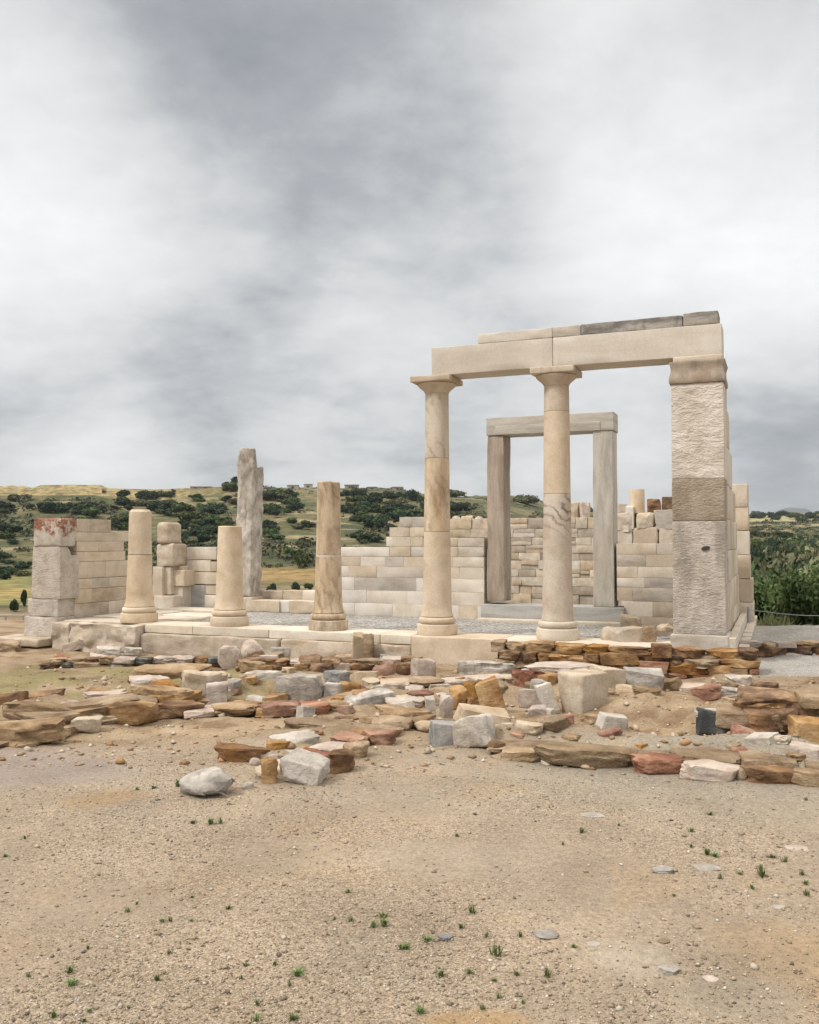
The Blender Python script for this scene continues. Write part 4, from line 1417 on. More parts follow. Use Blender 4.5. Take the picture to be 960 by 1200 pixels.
def build_right_wall():
    t = thing('ashlar_wall', W(10.8, 2, 0), 'stepped tan side wall running back from the tall right pier', 'wall')
    ur = 11.02
    rows = [(-.10, .42, .42, 4.6), (.422, .95, .42, 4.4), (.952, 1.45, .42, 4.3), (1.452, 1.95, .42, 4.2), (1.952, 2.5, .42, 3.6), (2.502, 3.1, .42, 2.2), (3.102, 3.70, .42, 1.3), (3.702, 4.33, .42, .75)]
    for n, (z0, z1, va, vb) in enumerate(rows):
        k = max(1, int((vb - va) / .9))
        off = .15 if n % 2 else 0
        vs = [va] + [va + (vb - va) * (i + 1) / k + (off if i < k - 1 else 0) for i in range(k)]
        for i in range(k):
            tblock('stone_block', ur - .62, ur + random.uniform(-.012, .012), vs[i] + .003, vs[i + 1] - .003, z0, z1 - .002, M[['ash_tan', 'ash_tan', 'ash_cream'][(n + i) % 3]], t, .012, .9, .004)
    # two stepped ledges along its foot
    tblock('ledge', ur + .02, ur + .14, -.38, 6.5, -.30, .16, M['ash_cream'], t, .015, .9, .005)
    tblock('ledge', ur + .145, ur + .30, -.36, 6.5, -.32, -.02, M['ash_cream'], t, .015, .9, .005)
    # cross wall end that stands out behind the side wall
    t2 = thing('ashlar_wall', W(11.0, 4.9, 0), 'pale tan wall end standing out behind the tall right pier', 'wall')
    vq = 4.7
    ue = uz(876.5, 600, vq)[0]
    ul = ue - .7
    zt = uz(868, 567, vq)[1]
    zz = np.linspace(-.1, zt, 7)
    for k in range(6):
        w = .05 * (1 - k / 5) + (.04 if k < 2 else 0)
        tblock('stone_block', ul, ue + w, vq + random.uniform(-.01, .01), vq + .8, zz[k] + .002, zz[k + 1] - .002, M[['ash_cream', 'ash_tan', 'ash_tan', 'ash_cream', 'ash_tan', 'ash_tan'][k]], t2, .018, 1.1, .006)


build_right_wall()

# ------------------------------------------------------------------ ruined rubble walls in front


def rubble_wall(name, label, a, b, za, courses, lens, mats, depth=.4, hgt=(.09, .14), lean=.0, endcut=None, seed=1):
    """dry stone wall along the ground line between two pixels, every stone a part"""
    A, B = on_z(*a, za), on_z(*b, za)
    d = B - A
    L = float(np.linalg.norm(d[:2]))
    yaw = math.atan2(d[1], d[0])
    r_ = np.random.default_rng(seed)
    mid = (A + B) / 2
    t = thing(name, (mid[0], mid[1], za), label, 'wall')
    back = np.array([-math.sin(yaw), math.cos(yaw), 0])
    if back[1] < 0:
        back = -back
    z = za - .04
    for c in range(courses):
        h = r_.uniform(*hgt)
        s = -r_.uniform(0, .25)
        s1 = L
        if endcut:
            s = s + endcut[0] * c
            s1 = L - endcut[1] * c
        while s < s1 - .05:
            w = r_.uniform(*lens)
            w = min(w, s1 - s + .08)
            hh = h * r_.uniform(.8, 1.25)
            m = mats[r_.integers(len(mats))]
            k = ['slab', 'slab', 'block', 'angular', 'slab'][r_.integers(5)]
            p, q = rock_verts(w * 1.14, depth * r_.uniform(.85, 1.2), hh * 1.32, k, nseed(), 11)
            p = rotz(p, yaw + r_.uniform(-.07, .07))
            ctr = A + d / L * (s + w / 2) + back * (depth / 2 + lean * c + r_.uniform(-.04, .04))
            p = p + np.array([ctr[0], ctr[1], z + r_.uniform(-.01, .01)])[None]
            mesh_obj('wall_stone', p, q, M[m], t, loc=(ctr[0], ctr[1], z))
            s += w
        z += h
    # packed earth in the heart of the wall
    p, q = block_verts(max(.1, L / 2 - (endcut[0] * courses / 2 + .12 if endcut else .05)), depth * .30, (z - za) / 2 * .9, .03, 1, .02, 4, .12, nseed())
    p = rotz(p, yaw) + (A + d / L * (L / 2 + (endcut[0] * courses / 2 if endcut else 0)) + back * (depth * .62))[None] * np.array([1, 1, 0]) + np.array([0, 0, (za + z) / 2 - .05])
    mesh_obj('earth_core', p, q, M['earth'], t)
    return t


rubble_wall('dry_stone_wall', 'low wall of orange and brown slate courses in front of the right pier', (575, 789), (884, 800), -.36, 4, (.18, .62),
            ['brown', 'ochre', 'tan', 'brown', 'rust', 'red', 'ochre'], .45, (.085, .125), .01, (.06, 0), 3)
rubble_wall('dry_stone_wall', 'low brown retaining wall along the gravel path at far right', (876, 772), (1010, 770), -.25, 3, (.2, .5),
            ['brown', 'tan', 'lilac', 'brown'], .35, (.07, .1), .0, None, 5)
rubble_wall('dry_stone_wall', 'eroded line of small stones below the left platform, dark tone standing for shadow', (60, 783), (275, 783), -.42, 2, (.12, .4),
            ['brown', 'dark', 'brown', 'tan', 'lilac'], .35, (.06, .10), .0, None, 7)  # dark stone colours stand for the shadow along the eroded foundations
rubble_wall('dry_stone_wall', 'ruined brown slate wall at the right edge beside the black block', (876, 868), (1010, 874), -.2, 4, (.2, .55),
            ['brown', 'tan', 'tan', 'red', 'ochre'], .5, (.08, .12), .03, None, 9)

rubble_wall('dry_stone_wall', 'long low wall of flat tan slabs running in from the left picture edge', (-40, 884), (238, 825), -.2, 2, (.35, .95),
            ['tan', 'earth', 'tan', 'ochre', 'tan', 'creamr'], .6, (.075, .11), .06, None, 11)
rubble_wall('dry_stone_wall', 'low spur of flat tan and red slabs ending at the front boulders', (352, 912), (512, 846), -.2, 1, (.22, .42),
            ['tan', 'creamr', 'red', 'ochre', 'tan', 'pink'], .36, (.075, .11), .0, None, 13)
rubble_wall('dry_stone_wall', 'low ochre footing under the short row of white and grey stones', (240, 838), (440, 832), -.2, 1, (.2, .45),
            ['tan', 'ochre', 'pink', 'tan', 'red'], .45, (.05, .08), .0, None, 15)
rubble_wall('dry_stone_wall', 'long low kerb of flat brown slabs along the edge of the gravel at right', (580, 886), (1000, 916), -.2, 1, (.3, .8),
            ['tan', 'earth', 'earth', 'tan', 'pink'], .5, (.06, .09), .0, None, 17)
rubble_wall('dry_stone_wall', 'low broken brown wall behind the stones at the centre', (430, 812), (640, 806), -.22, 2, (.18, .45),
            ['creamr', 'ochre', 'tan', 'pink', 'white', 'brown'], .45, (.06, .10), .02, None, 19)
rubble_wall('dry_stone_wall', 'low ruined brown course below the third and fourth columns', (290, 786), (500, 784), -.36, 2, (.15, .4),
            ['brown', 'tan', 'ochre', 'brown', 'pink'], .4, (.07, .10), .02, None, 23)

# loose stones: pixel box, shape, stone, depth/width, turn, lift, name, label
ST = [
    (210, 893, 288, 940, 'boulder', 'greyw', .8, .2, 0, 'boulder', 'large rounded grey and white boulder, frontmost stone on the gravel'),
    (325, 877, 383, 921, 'angular', 'white', .8, -.3, 0, 'boulder', 'white angular boulder with flat streaked face right of the rounded boulder'),
    (317, 855, 375, 878, 'angular', 'white', .6, .3, 0, 'rock', 'flat white rock with pointed right end just behind white angular boulder'),
    (249, 868, 317, 895, 'slab', 'brown', .5, .1, 0, 'slab', 'dark brown long slab lying behind the rounded grey boulder'),
    (311, 866, 341, 884, 'slab', 'ochre', .6, .3, 0, 'rock', 'small orange brown wedge leaning on the flat white rock'),
    (306, 885, 329, 921, 'slab', 'ochre', .7, .4, 0, 'rock', 'ochre stone wedged between the two front boulders'),
    (284, 914, 299, 927, 'boulder', 'white', .9, 0, 0, 'rock', 'small white stone between the two front boulders'),
    (297, 921, 325, 927, 'slab', 'tan', .8, 0, 0, 'rock', 'thin tan flake on gravel at the foot of ochre stone'),
    (290, 886, 306, 899, 'boulder', 'lilac', .8, 0, 0, 'rock', 'small pale lilac stone under the dark brown long slab'),
    (379, 876, 420, 908, 'slab', 'brown', .6, .5, 0, 'slab', 'reddish brown slab touching the right side of white angular boulder'),
    (403, 866, 434, 890, 'slab', 'tan', .7, .5, 0, 'slab', 'tan edge slab between reddish brown slab and red slab'),
    (424, 852, 468, 874, 'slab', 'red', .7, .4, 0, 'slab', 'bright red flat slab in the edge row'),
    (450, 842, 480, 860, 'slab', 'pink', .7, .4, 0, 'slab', 'pinkish white flat slab behind the bright red slab'),
    (434, 822, 506, 852, 'slab', 'tan', .7, .45, .02, 'slab', 'big tan slab with dark broken edge in the middle of the edge row'),
    (448, 814, 500, 828, 'slab', 'pink', .6, .35, .08, 'slab', 'thin pinkish sheet lying on the big tan slab'),
    (484, 842, 517, 859, 'boulder', 'creamr', .8, .1, 0, 'rock', 'small cream stone left of the blue grey block'),
    (500, 841, 542, 876, 'block', 'blue', .8, .25, 0, 'rock', 'blue grey squared block beside the big white boulder'),
    (528, 832, 584, 880, 'angular', 'white', .8, -.2, 0, 'boulder', 'big white boulder at the gravel edge near the centre'),
    (530, 825, 597, 852, 'block', 'creamr', .6, .1, .05, 'slab', 'flat cream slab with ochre top behind the big white boulder'),
    (570, 845, 609, 868, 'angular', 'white', .8, .1, 0, 'rock', 'white rough stone on the right of the big white boulder'),
    (501, 814, 513, 850, 'block', 'white', .9, .1, 0, 'rock', 'narrow white upright stone right of the big tan slab'),
    (511, 812, 530, 846, 'angular', 'lilac', .8, .2, 0, 'rock', 'upright lilac white stone behind the small cream stone'),
    (525, 801, 548, 832, 'angular', 'ochre', .9, .2, 0, 'rock', 'orange brown cracked rock left of the triangular ochre rock'),
    (543, 793, 569, 822, 'angular', 'ochre', .9, .6, 0, 'rock', 'triangular ochre rock with sharp peak'),
    (564, 792, 595, 836, 'block', 'ochre', .7, -.2, 0, 'rock', 'tall ochre brown block with flat face right of the triangular rock'),
    (545, 816, 577, 833, 'block', 'ochre', .7, .1, 0, 'rock', 'small ochre brick shaped stone under the triangular rock'),
    (402, 804, 464, 836, 'angular', 'greyw', .7, .3, 0, 'boulder', 'wide low white grey boulder sloping to the right'),
    (391, 836, 433, 848, 'slab', 'brown', .6, -.1, 0, 'slab', 'thin brown slab edge below the wide white grey boulder'),
    (481, 768, 511, 805, 'block', 'lilac', .9, .3, 0, 'rock', 'square brown upright block with dark gap on its left'),
    (462, 774, 486, 790, 'slab', 'brown', .9, .2, .10, 'slab', 'brown slab bridging the dark gap left of the square block'),
    (282, 782, 335, 809, 'angular', 'white', .7, .15, .02, 'rock', 'tan and white cracked stone left of the large grey white block'),
    (325, 785, 381, 823, 'angular', 'greyw', .6, -.1, 0, 'boulder', 'large pale grey block in the middle of the short stone row'),
    (379, 798, 400, 822, 'block', 'greyw', .8, 0, 0, 'rock', 'small grey two layered block on the right of the large pale grey block'),
    (379, 783, 412, 801, 'slab', 'blue', .7, .15, .14, 'slab', 'blue grey flat stone lying over the small two layered block'),
    (396, 796, 424, 818, 'angular', 'ochre', .7, .1, 0, 'rock', 'ochre stone below the blue grey flat stone'),
    (416, 785, 444, 803, 'block', 'creamr', .7, -.05, .05, 'rock', 'cream brick shaped stone in the short stone row'),
    (444, 792, 484, 808, 'slab', 'ochre', .7, 0, 0, 'slab', 'orange slab at the foot of the square brown block'),
    (264, 819, 308, 838, 'slab', 'ochre', .8, .05, 0, 'slab', 'yellow ochre flat slab at the foot of the short stone row'),
    (302, 818, 358, 842, 'slab', 'red', .7, -.1, 0, 'slab', 'orange red flat slab right of the yellow ochre slab'),
    (352, 818, 386, 834, 'slab', 'red', .7, .1, 0, 'slab', 'pink orange slab below the large pale grey block'),
    (348, 826, 368, 843, 'block', 'greyw', .8, .5, 0, 'rock', 'small tilted whitish stone in front of the pink orange slab'),
    (232, 825, 266, 839, 'slab', 'pink', .7, 0, 0, 'slab', 'cream flat slab in front of the lilac block'),
    (241, 798, 269, 827, 'block', 'lilac', .8, .2, 0, 'rock', 'lilac grey block under the long tilted tan slab'),
    (263, 793, 283, 810, 'angular', 'greyw', .8, .4, .05, 'rock', 'small bluish white stone right of the lilac block'),
    (211, 782, 268, 816, 'slab', 'creamr', .6, .45, .08, 'slab', 'long tilted tan slab right of the rust orange boulder'),
    (278, 789, 294, 811, 'slab', 'tan', .8, .3, 0, 'rock', 'narrow brown upright stone at left end of the short stone row'),
    (169, 792, 217, 824, 'boulder', 'rust', .8, .1, .02, 'boulder', 'crumbly rust orange boulder on the left wall'),
    (252, 754, 285, 787, 'angular', 'pink', .8, .3, 0, 'boulder', 'pinkish boulder leaning beside the white boulder below the second column'),
    (280, 747, 314, 775, 'boulder', 'pink', .8, -.2, .05, 'boulder', 'smooth whitish boulder behind the pinkish boulder below second column'),
    (314, 755, 347, 773, 'angular', 'greyw', .8, .1, 0, 'rock', 'low greyish white rock right of the smooth whitish boulder'),
    (304, 766, 328, 780, 'block', 'pink', .8, .1, 0, 'rock', 'small white stone in front of the low greyish rock'),
    (278, 772, 314, 788, 'slab', 'tan', .7, .4, .02, 'slab', 'tan slanting slab in front of the smooth whitish boulder'),
    (349, 742, 402, 766, 'slab', 'brown', .5, 0, .03, 'boulder', 'big dark reddish brown rock under the third column'),
    (392, 742, 413, 754, 'block', 'pink', .7, 0, .18, 'rock', 'topmost pale stone of the small stack by the upright slab'),
    (392, 752, 406, 764, 'block', 'lilac', .7, 0, .09, 'rock', 'lilac middle stone of the small stack by the upright slab'),
    (403, 752, 414, 769, 'block', 'ochre', .7, 0, .06, 'rock', 'ochre middle stone of the small stack by the upright slab'),
    (393, 766, 414, 780, 'block', 'tan', .7, 0, 0, 'rock', 'lowest brown stone of the small stack by the upright slab'),
    (411, 740, 425, 781, 'block', 'creamr', .8, .1, 0, 'slab', 'thin pale slab standing upright below the third column'),
    (423, 741, 440, 778, 'angular', 'tan', .9, .1, 0, 'rock', 'tan rough stone right of the thin upright slab'),
    (432, 743, 492, 767, 'block', 'weather', .4, -.1, .04, 'rock', 'long dark grey weathered block below the fourth column'),
    (443, 765, 484, 779, 'slab', 'blue', .7, 0, 0, 'slab', 'blue grey flat slab in front of long dark weathered block'),
    (534, 771, 606, 796, 'slab', 'greyw', .5, -.1, .04, 'slab', 'long grey white slab lying before the slate wall'),
    (614, 770, 642, 784, 'slab', 'greyw', .7, .05, .02, 'rock', 'small white flat stone right of the long grey white slab'),
    (591, 748, 614, 764, 'angular', 'pink', .8, 0, .22, 'rock', 'white stone set high in the slate wall left of the doorway column'),
    (597, 782, 641, 806, 'slab', 'red', .7, .2, .10, 'slab', 'dark red flat slab beside the stacked whitish stones'),
    (605, 805, 638, 829, 'angular', 'lilac', .7, -.3, .06, 'rock', 'lilac white wedge stone under the dark red slab'),
    (617, 824, 642, 842, 'angular', 'lilac', .8, -.2, 0, 'rock', 'lowest whitish stone left of the narrow upright white slab'),
    (620, 794, 641, 813, 'angular', 'greyw', .8, .2, .14, 'rock', 'grey white stone above the lilac wedge stone'),
    (638, 798, 657, 838, 'block', 'white', .8, .15, 0, 'slab', 'narrow upright white slab against the large squared block'),
    (653, 781, 714, 841, 'squared', 'creamr', .95, .62, 0, 'rock', 'large squared cream block standing corner forward'),
    (610, 774, 700, 790, 'slab', 'pink', .5, -.05, .24, 'slab', 'wide thin pale slab behind the large squared cream block'),
    (690, 778, 729, 818, 'block', 'creamr', .7, .1, .0, 'rock', 'cream topped ochre stone right behind the large squared cream block'),
    (727, 780, 777, 814, 'block', 'greyw', .6, -.05, 0, 'rock', 'grey rough square block in front of slate wall'),
    (814, 829, 854, 866, 'block', 'dark', .8, .05, 0, 'rock', 'black weathered block with pale top edge'),
    (812, 828, 855, 838, 'slab', 'white', .75, .05, .20, 'slab', 'thin white cap stone on the black block'),
    (853, 828, 880, 850, 'angular', 'dark', .8, .2, .10, 'rock', 'dark stone touching the right side of the black block'),
    (852, 848, 906, 872, 'angular', 'red', .7, 0, 0, 'rock', 'pinkish brown rock right of the black block'),
    (824, 862, 866, 876, 'slab', 'lilac', .7, 0, 0, 'slab', 'flat dark pink slab under the black block'),
    (870, 824, 936, 857, 'slab', 'brown', .6, 0, .10, 'slab', 'wide brown slab on top of the right edge wall'),
    (924, 838, 972, 878, 'block', 'ochre', .6, 0, 0, 'rock', 'orange brown block at the right picture edge'),
    (895, 868, 917, 880, 'slab', 'red', .8, .2, 0, 'rock', 'small reddish flake beneath the pinkish brown rock'),
    (936, 876, 966, 894, 'angular', 'pink', .8, .3, .03, 'rock', 'pink stone with white top near the right edge'),
    (832, 803, 882, 815, 'slab', 'greyw', .5, .02, .06, 'slab', 'pale grey thin slab below the slate wall corner'),
    (846, 811, 906, 829, 'slab', 'tan', .5, .02, .02, 'slab', 'brown grey slab with dark left end below the pale thin slab'),
    (894, 812, 975, 830, 'slab', 'ochre', .4, 0, .0, 'slab', 'long orange slab leading to the right edge'),
    (570, 866, 592, 884, 'angular', 'brown', .8, .2, 0, 'rock', 'brown stone at the left end of the kerb row'),
    (584, 874, 640, 893, 'slab', 'tan', .6, -.15, 0, 'slab', 'brown rounded slab second in the kerb row'),
    (624, 868, 748, 900, 'slab', 'earth', .35, -.13, 0, 'slab', 'long earth covered ridge stone in the kerb row'),
    (740, 880, 804, 908, 'slab', 'red', .5, -.1, 0, 'slab', 'orange pink slab in the kerb row'),
    (796, 888, 868, 916, 'slab', 'pink', .5, -.12, 0, 'slab', 'pale pink slab with red underside in the kerb row'),
    (862, 898, 876, 915, 'boulder', 'tan', .8, 0, 0, 'rock', 'small round stone between two long kerb slabs'),
    (868, 893, 938, 920, 'slab', 'brown', .5, -.1, 0, 'slab', 'brown ridged slab in the kerb row at right'),
    (928, 898, 985, 924, 'slab', 'tan', .5, -.1, 0, 'slab', 'last tan slab of the kerb row at right edge'),
    (-30, 836, 84, 876, 'slab', 'tan', .55, .15, 0, 'slab', 'big tan slab at the front end of the left wall'),
    (82, 836, 122, 860, 'angular', 'creamr', .7, .4, 0, 'rock', 'cream angular stone set low in the left wall'),
    (62, 812, 168, 842, 'slab', 'tan', .55, .35, .08, 'slab', 'broad flat tan slab on top of the left wall'),
    (0, 818, 96, 850, 'slab', 'earth', .5, .25, .05, 'slab', 'earth coloured broad slab between left wall end and flat tan slab'),
    (150, 800, 228, 828, 'slab', 'tan', .5, .35, .08, 'slab', 'tan broad slab under and left of the rust orange boulder'),
    (330, 838, 420, 862, 'slab', 'earth', .5, .2, .0, 'slab', 'earth coloured flat slab between pink orange slab and white rocks'),
    (96, 808, 150, 822, 'slab', 'pink', .5, .25, .17, 'slab', 'pale thin sheet on the broad flat tan slab'),
    (120, 818, 186, 850, 'slab', 'ochre', .45, .42, 0, 'slab', 'orange brown slab in the face of the left wall'),
    (180, 818, 240, 842, 'slab', 'brown', .5, .15, 0, 'slab', 'dark brown slab beneath the rust orange boulder'),
    (150, 790, 200, 808, 'slab', 'pink', .5, .4, .12, 'slab', 'pale flat slab behind the rust orange boulder'),
    (150, 776, 250, 800, 'slab', 'tan', .4, .3, .1, 'slab', 'long pale tan slab further behind the rust boulder'),
    (-20, 806, 36, 846, 'angular', 'brown', .7, .2, 0, 'rock', 'dark brown rock standing in for the shaded hollow at the left picture edge'),  # added rock; its dark colour stands for the shade of an open hollow
    (30, 806, 78, 832, 'slab', 'brown', .6, .3, .02, 'slab', 'brown layered slab behind the big tan slab'),
    (74, 751, 98, 763, 'block', 'pink', .7, .1, 0, 'rock', 'white stone at foot of the left pier'),
    (112, 756, 142, 769, 'slab', 'white', .7, 0, 0, 'rock', 'flat white stone below the rough foundation block'),
    (145, 757, 167, 768, 'slab', 'white', .7, .1, 0, 'rock', 'small white flake below the rough foundation block'),
    (-20, 748, 24, 764, 'slab', 'tan', .6, 0, 0, 'slab', 'tan slab left of the left pier foot'),
    (728, 719, 752, 737, 'angular', 'creamr', .8, .2, .17, 'rock', 'tan rounded stone on top of the heap beside the pier'),
    (717, 733, 757, 757, 'block', 'rubble', .8, .1, 0, 'rock', 'large grey tan stone at the base of the heap beside the pier'),
    (704, 733, 724, 755, 'angular', 'creamr', .8, .1, 0, 'rock', 'cream wedge stone at left of the heap beside the pier'),
    (750, 731, 768, 757, 'angular', 'tan', .8, .1, 0, 'rock', 'brown stone in the middle of the heap beside the pier'),
    (760, 735, 791, 760, 'block', 'rubble', .8, .05, 0, 'rock', 'pale square stone touching the base of the tall right pier'),
    (770, 727, 792, 740, 'boulder', 'creamr', .8, .05, .16, 'rock', 'rounded pale stone above the pale square stone'),
    (625, 1088, 656, 1103, 'slab', 'greyw', .8, .1, 0, 'pebble', 'largest flat grey stone alone on the gravel right of centre'),
    (764, 1013, 791, 1027, 'slab', 'greyw', .8, .1, 0, 'pebble', 'flat grey stone, left of a pair on the right gravel'),
    (811, 1010, 844, 1023, 'slab', 'greyw', .8, -.1, 0, 'pebble', 'broad flat grey stone, right of a pair on the right gravel'),
    (772, 1128, 799, 1146, 'slab', 'greyw', .8, .2, 0, 'pebble', 'flat pale stone nearest the bottom right patch'),
    (823, 1142, 842, 1154, 'slab', 'lilac', .8, .4, 0, 'pebble', 'small angular lilac stone in the bottom right corner area'),
    (680, 951, 709, 960, 'slab', 'greyw', .8, 0, 0, 'pebble', 'pale flat stone half buried in front of the kerb row'),
    (687, 1102, 704, 1111, 'slab', 'white', .8, 0, 0, 'pebble', 'small white stone right of the largest flat grey stone'),
    (920, 990, 949, 999, 'slab', 'lilac', .8, 0, 0, 'pebble', 'dark flat stone near the right edge of the gravel'),
    (513, 1093, 531, 1102, 'slab', 'blue', .8, 0, 0, 'pebble', 'small dark blue grey stone in a patch of weeds'),
    (906, 1059, 921, 1068, 'angular', 'white', .8, 0, 0, 'pebble', 'small bright white stone near the right edge'),
    (770, 1098, 787, 1109, 'slab', 'tan', .8, .5, 0, 'pebble', 'small tan flake above the bottom right patch'),
]


def build_stones():
    for n, (x0, y0, x1, y1, kind, mat, dr, yaw, lift, name, lab) in enumerate(ST):
        if y1 < 760 and x0 > 700:
            P = np.array(on_z((x0 + x1) / 2, y1, -.06 + lift))
        else:
            P = hit((x0 + x1) / 2, y1, lift)
        Zd = float(P[1]) * math.cos(PITCH)
        s = Zd / F
        w = (x1 - x0) * s
        Hp = (y1 - y0) * s
        tana = (CAM_Z - P[2]) / Zd
        d = min(w * dr, .8 * Hp / tana) if kind in ('slab',) else min(w * dr, .55 * Hp / tana)
        d = max(d, .05)
        h = max(Hp - d * tana, .25 * Hp)
        sink = .02 if lift == 0 and y1 < 960 else (.006 if lift == 0 else .03)
        fw = np.array([P[0], P[1], 0]) / math.hypot(P[0], P[1])
        seed = 500 + n
        if kind == 'squared':
            ww = w / (math.cos(yaw) + .9 * math.sin(yaw))
            p, q = block_verts(ww / 2, ww * .45, (h + sink) / 2, .03, 1.0, .012, 4, .05, seed)
            p[:, 2] += (h + sink) / 2
            kk = .80 + .20 * np.clip(p[:, 2] / ((h + sink) * .55), 0, 1)
            p[:, :2] *= kk[:, None]
            d = ww * (math.sin(yaw) + .9 * math.cos(yaw))
            yw = yaw
        else:
            k = abs(math.cos(yaw)) + dr * abs(math.sin(yaw)) * .5
            p, q = rock_verts(w / k, d, h + sink, kind, seed, 18 if w / s > 40 else 12)
            yw = yaw
        p = rotz(p, yw)
        c = P + fw * d / 2
        base = (c[0], c[1], P[2] - sink)
        p = p + np.array(base)[None]
        o = mesh_obj(name, p, q, M[mat], loc=base)
        if kind != 'squared' and y1 < 960:
            rt = random.Random(n)
            k_ = .5 if kind == 'slab' else 1.0
            o.rotation_euler = (rt.gauss(0, .09) * k_, rt.gauss(0, .13) * k_, rt.gauss(0, .12))
        cat = {'boulder': 'boulder', 'rock': 'stone', 'slab': 'stone slab', 'pebble': 'stone'}[name]
        tag(o, lab, cat)


build_stones()

# smaller broken stones that fill the ruined walls
def build_fillers():
    r_ = random.Random(21)
    lab = 'small broken stone among the larger stones of the low ruined walls'
    lines = [((10, 862), (235, 822), 16, 5), ((0, 838), (230, 796), 14, 6), ((235, 822), (300, 800), 6, 5), ((285, 826), (440, 816), 14, 5), ((290, 782), (480, 784), 20, 5),
             ((300, 900), (505, 846), 18, 6), ((400, 840), (600, 812), 22, 8), ((520, 800), (640, 790), 12, 5), ((575, 852), (720, 846), 14, 7), ((580, 884), (950, 906), 22, 4),
             ((600, 800), (730, 798), 12, 5), ((730, 812), (900, 812), 12, 6), ((840, 832), (960, 838), 14, 7), ((850, 872), (955, 880), 12, 6), ((60, 772), (420, 778), 26, 4), ((640, 858), (860, 862), 10, 10)]
    mats = ['tan', 'brown', 'ochre', 'creamr', 'red', 'pink', 'tan', 'white', 'creamr', 'rubble', 'earth', 'white']
    for (a, b, n, sp) in lines:
        n = int(n * .68)
        for k in range(n):
            t = (k + r_.random()) / n
            px, py = a[0] + (b[0] - a[0]) * t, a[1] + (b[1] - a[1]) * t + r_.gauss(0, sp)
            P = hit(px, py, 0, T)
            if not 7 < P[1] < 16.5:
                continue
            sc = P[1] / F
            w = r_.uniform(12, 36) * sc
            p, q = rock_verts(w, w * r_.uniform(.5, .8), w * r_.uniform(.30, .52), r_.choice(['slab', 'slab', 'angular', 'block']), nseed(), 8)
            p = rotz(p, r_.uniform(-.9, .9))
            o = mesh_obj('broken_stone', p + np.array([P[0], P[1], P[2] - .04])[None], q, M[r_.choice(mats)], loc=(P[0], P[1], P[2] - .04))
            o.rotation_euler = (r_.gauss(0, .10), r_.gauss(0, .12), 0)
            tag(o, lab, 'stone', 'broken stones of the ruined walls', 'thing')


build_fillers()

# ------------------------------------------------------------------ gravel and rubble chips (nobody could count them)
def chips(name, n, sampler, size, pal, seed, flat=.55):
    r_ = np.random.default_rng(seed)
    oct_v = np.array([[1, 0, 0], [-1, 0, 0], [0, 1, 0], [0, -1, 0], [0, 0, 1], [0, 0, -1]], float)
    oct_f = np.array([[0, 2, 4], [2, 1, 4], [1, 3, 4], [3, 0, 4], [2, 0, 5], [1, 2, 5], [3, 1, 5], [0, 3, 5]])
    xy = sampler(n, r_)
    n = len(xy)
    z = T(xy[:, 0], xy[:, 1])
    sz = size(n, r_, xy)
    v = oct_v[None] * (r_.uniform(.55, 1.25, (n, 6, 1))) + r_.normal(0, .18, (n, 6, 3))
    v = v * sz[:, None, None] * np.array([1, r_.uniform(.7, 1), flat])[None, None]
    a = r_.uniform(0, 6.28, n)
    c, s = np.cos(a)[:, None], np.sin(a)[:, None]
    vx = v[..., 0] * c - v[..., 1] * s
    vy = v[..., 0] * s + v[..., 1] * c
    V = np.stack([vx + xy[:, :1], vy + xy[:, 1:2], v[..., 2] + z[:, None] + sz[:, None] * flat * .35], -1).reshape(-1, 3)
    Fq = (oct_f[None] + (np.arange(n) * 6)[:, None, None]).reshape(-1, 3)
    o = mesh_obj(name, V, Fq, M['pebble'], smooth=False)
    pal = np.array(pal) * .92
    col = pal[r_.integers(len(pal), size=n)] * r_.uniform(.75, 1.2, (n, 1))
    col = np.repeat(col, 6, axis=0)
    ca = o.data.attributes.new('tint', 'FLOAT_COLOR', 'POINT')
    ca.data.foreach_set('color', np.concatenate([col, np.ones((len(col), 1))], 1).astype(np.float32).ravel())
    return tag(o, kind='stuff')


def samp_front(n, r_):
    t = r_.uniform(0, 1, n)
    y = 2.9 * (8.6 / 2.9) ** t
    x = r_.uniform(-.52, .52, n) * y
    xy = np.stack([x, y], -1)
    den = fbm(x * 1.1, y * 1.1, 0, 3, 77)
    keep = r_.uniform(-1, 1, n) < den * 2.2 + .25
    for (bx, by, rx, ry, c, k) in BARE:
        P = on_z(bx, by, -.2)
        d = np.hypot((x - P[0]) / (rx * P[1] / F), (y - P[1]) / (ry * P[1] ** 2 / (F * 1.8)))
        keep &= ~((d < .9) & (r_.uniform(0, 1, n) < .8 * k))
    return xy[keep]


PAL_G = [[.43, .34, .245], [.38, .295, .205], [.52, .45, .36], [.32, .25, .18], [.56, .51, .44], [.26, .205, .15], [.42, .36, .285], [.38, .31, .225], [.18, .14, .11]]
chips('gravel', 60000, samp_front, lambda n, r_, xy: np.clip(r_.lognormal(math.log(.0046), .50, n), .0022, .022), PAL_G, 3)


def samp_ruin(n, r_):
    y = r_.uniform(7.2, 15.5, n)
    x = r_.uniform(-.5, .5, n) * y
    den = fbm(x * .8, y * .8, 0, 3, 78)
    keep = (r_.uniform(-1, 1, n) < den) & ~((x > 4.3) & (y > 12.5))
    # stay clear of the temple
    v = (x - OR[0]) * VX[0] + (y - OR[1]) * VX[1]
    keep &= v < -.6
    return np.stack([x, y], -1)[keep]


chips('rubble', 6000, samp_ruin, lambda n, r_, xy: np.clip(r_.lognormal(math.log(.018), .6, n), .008, .075),
      [[.48, .37, .25], [.40, .28, .17], [.54, .47, .38], [.28, .18, .10], [.38, .22, .11], [.52, .45, .35], [.34, .26, .17]], 5)

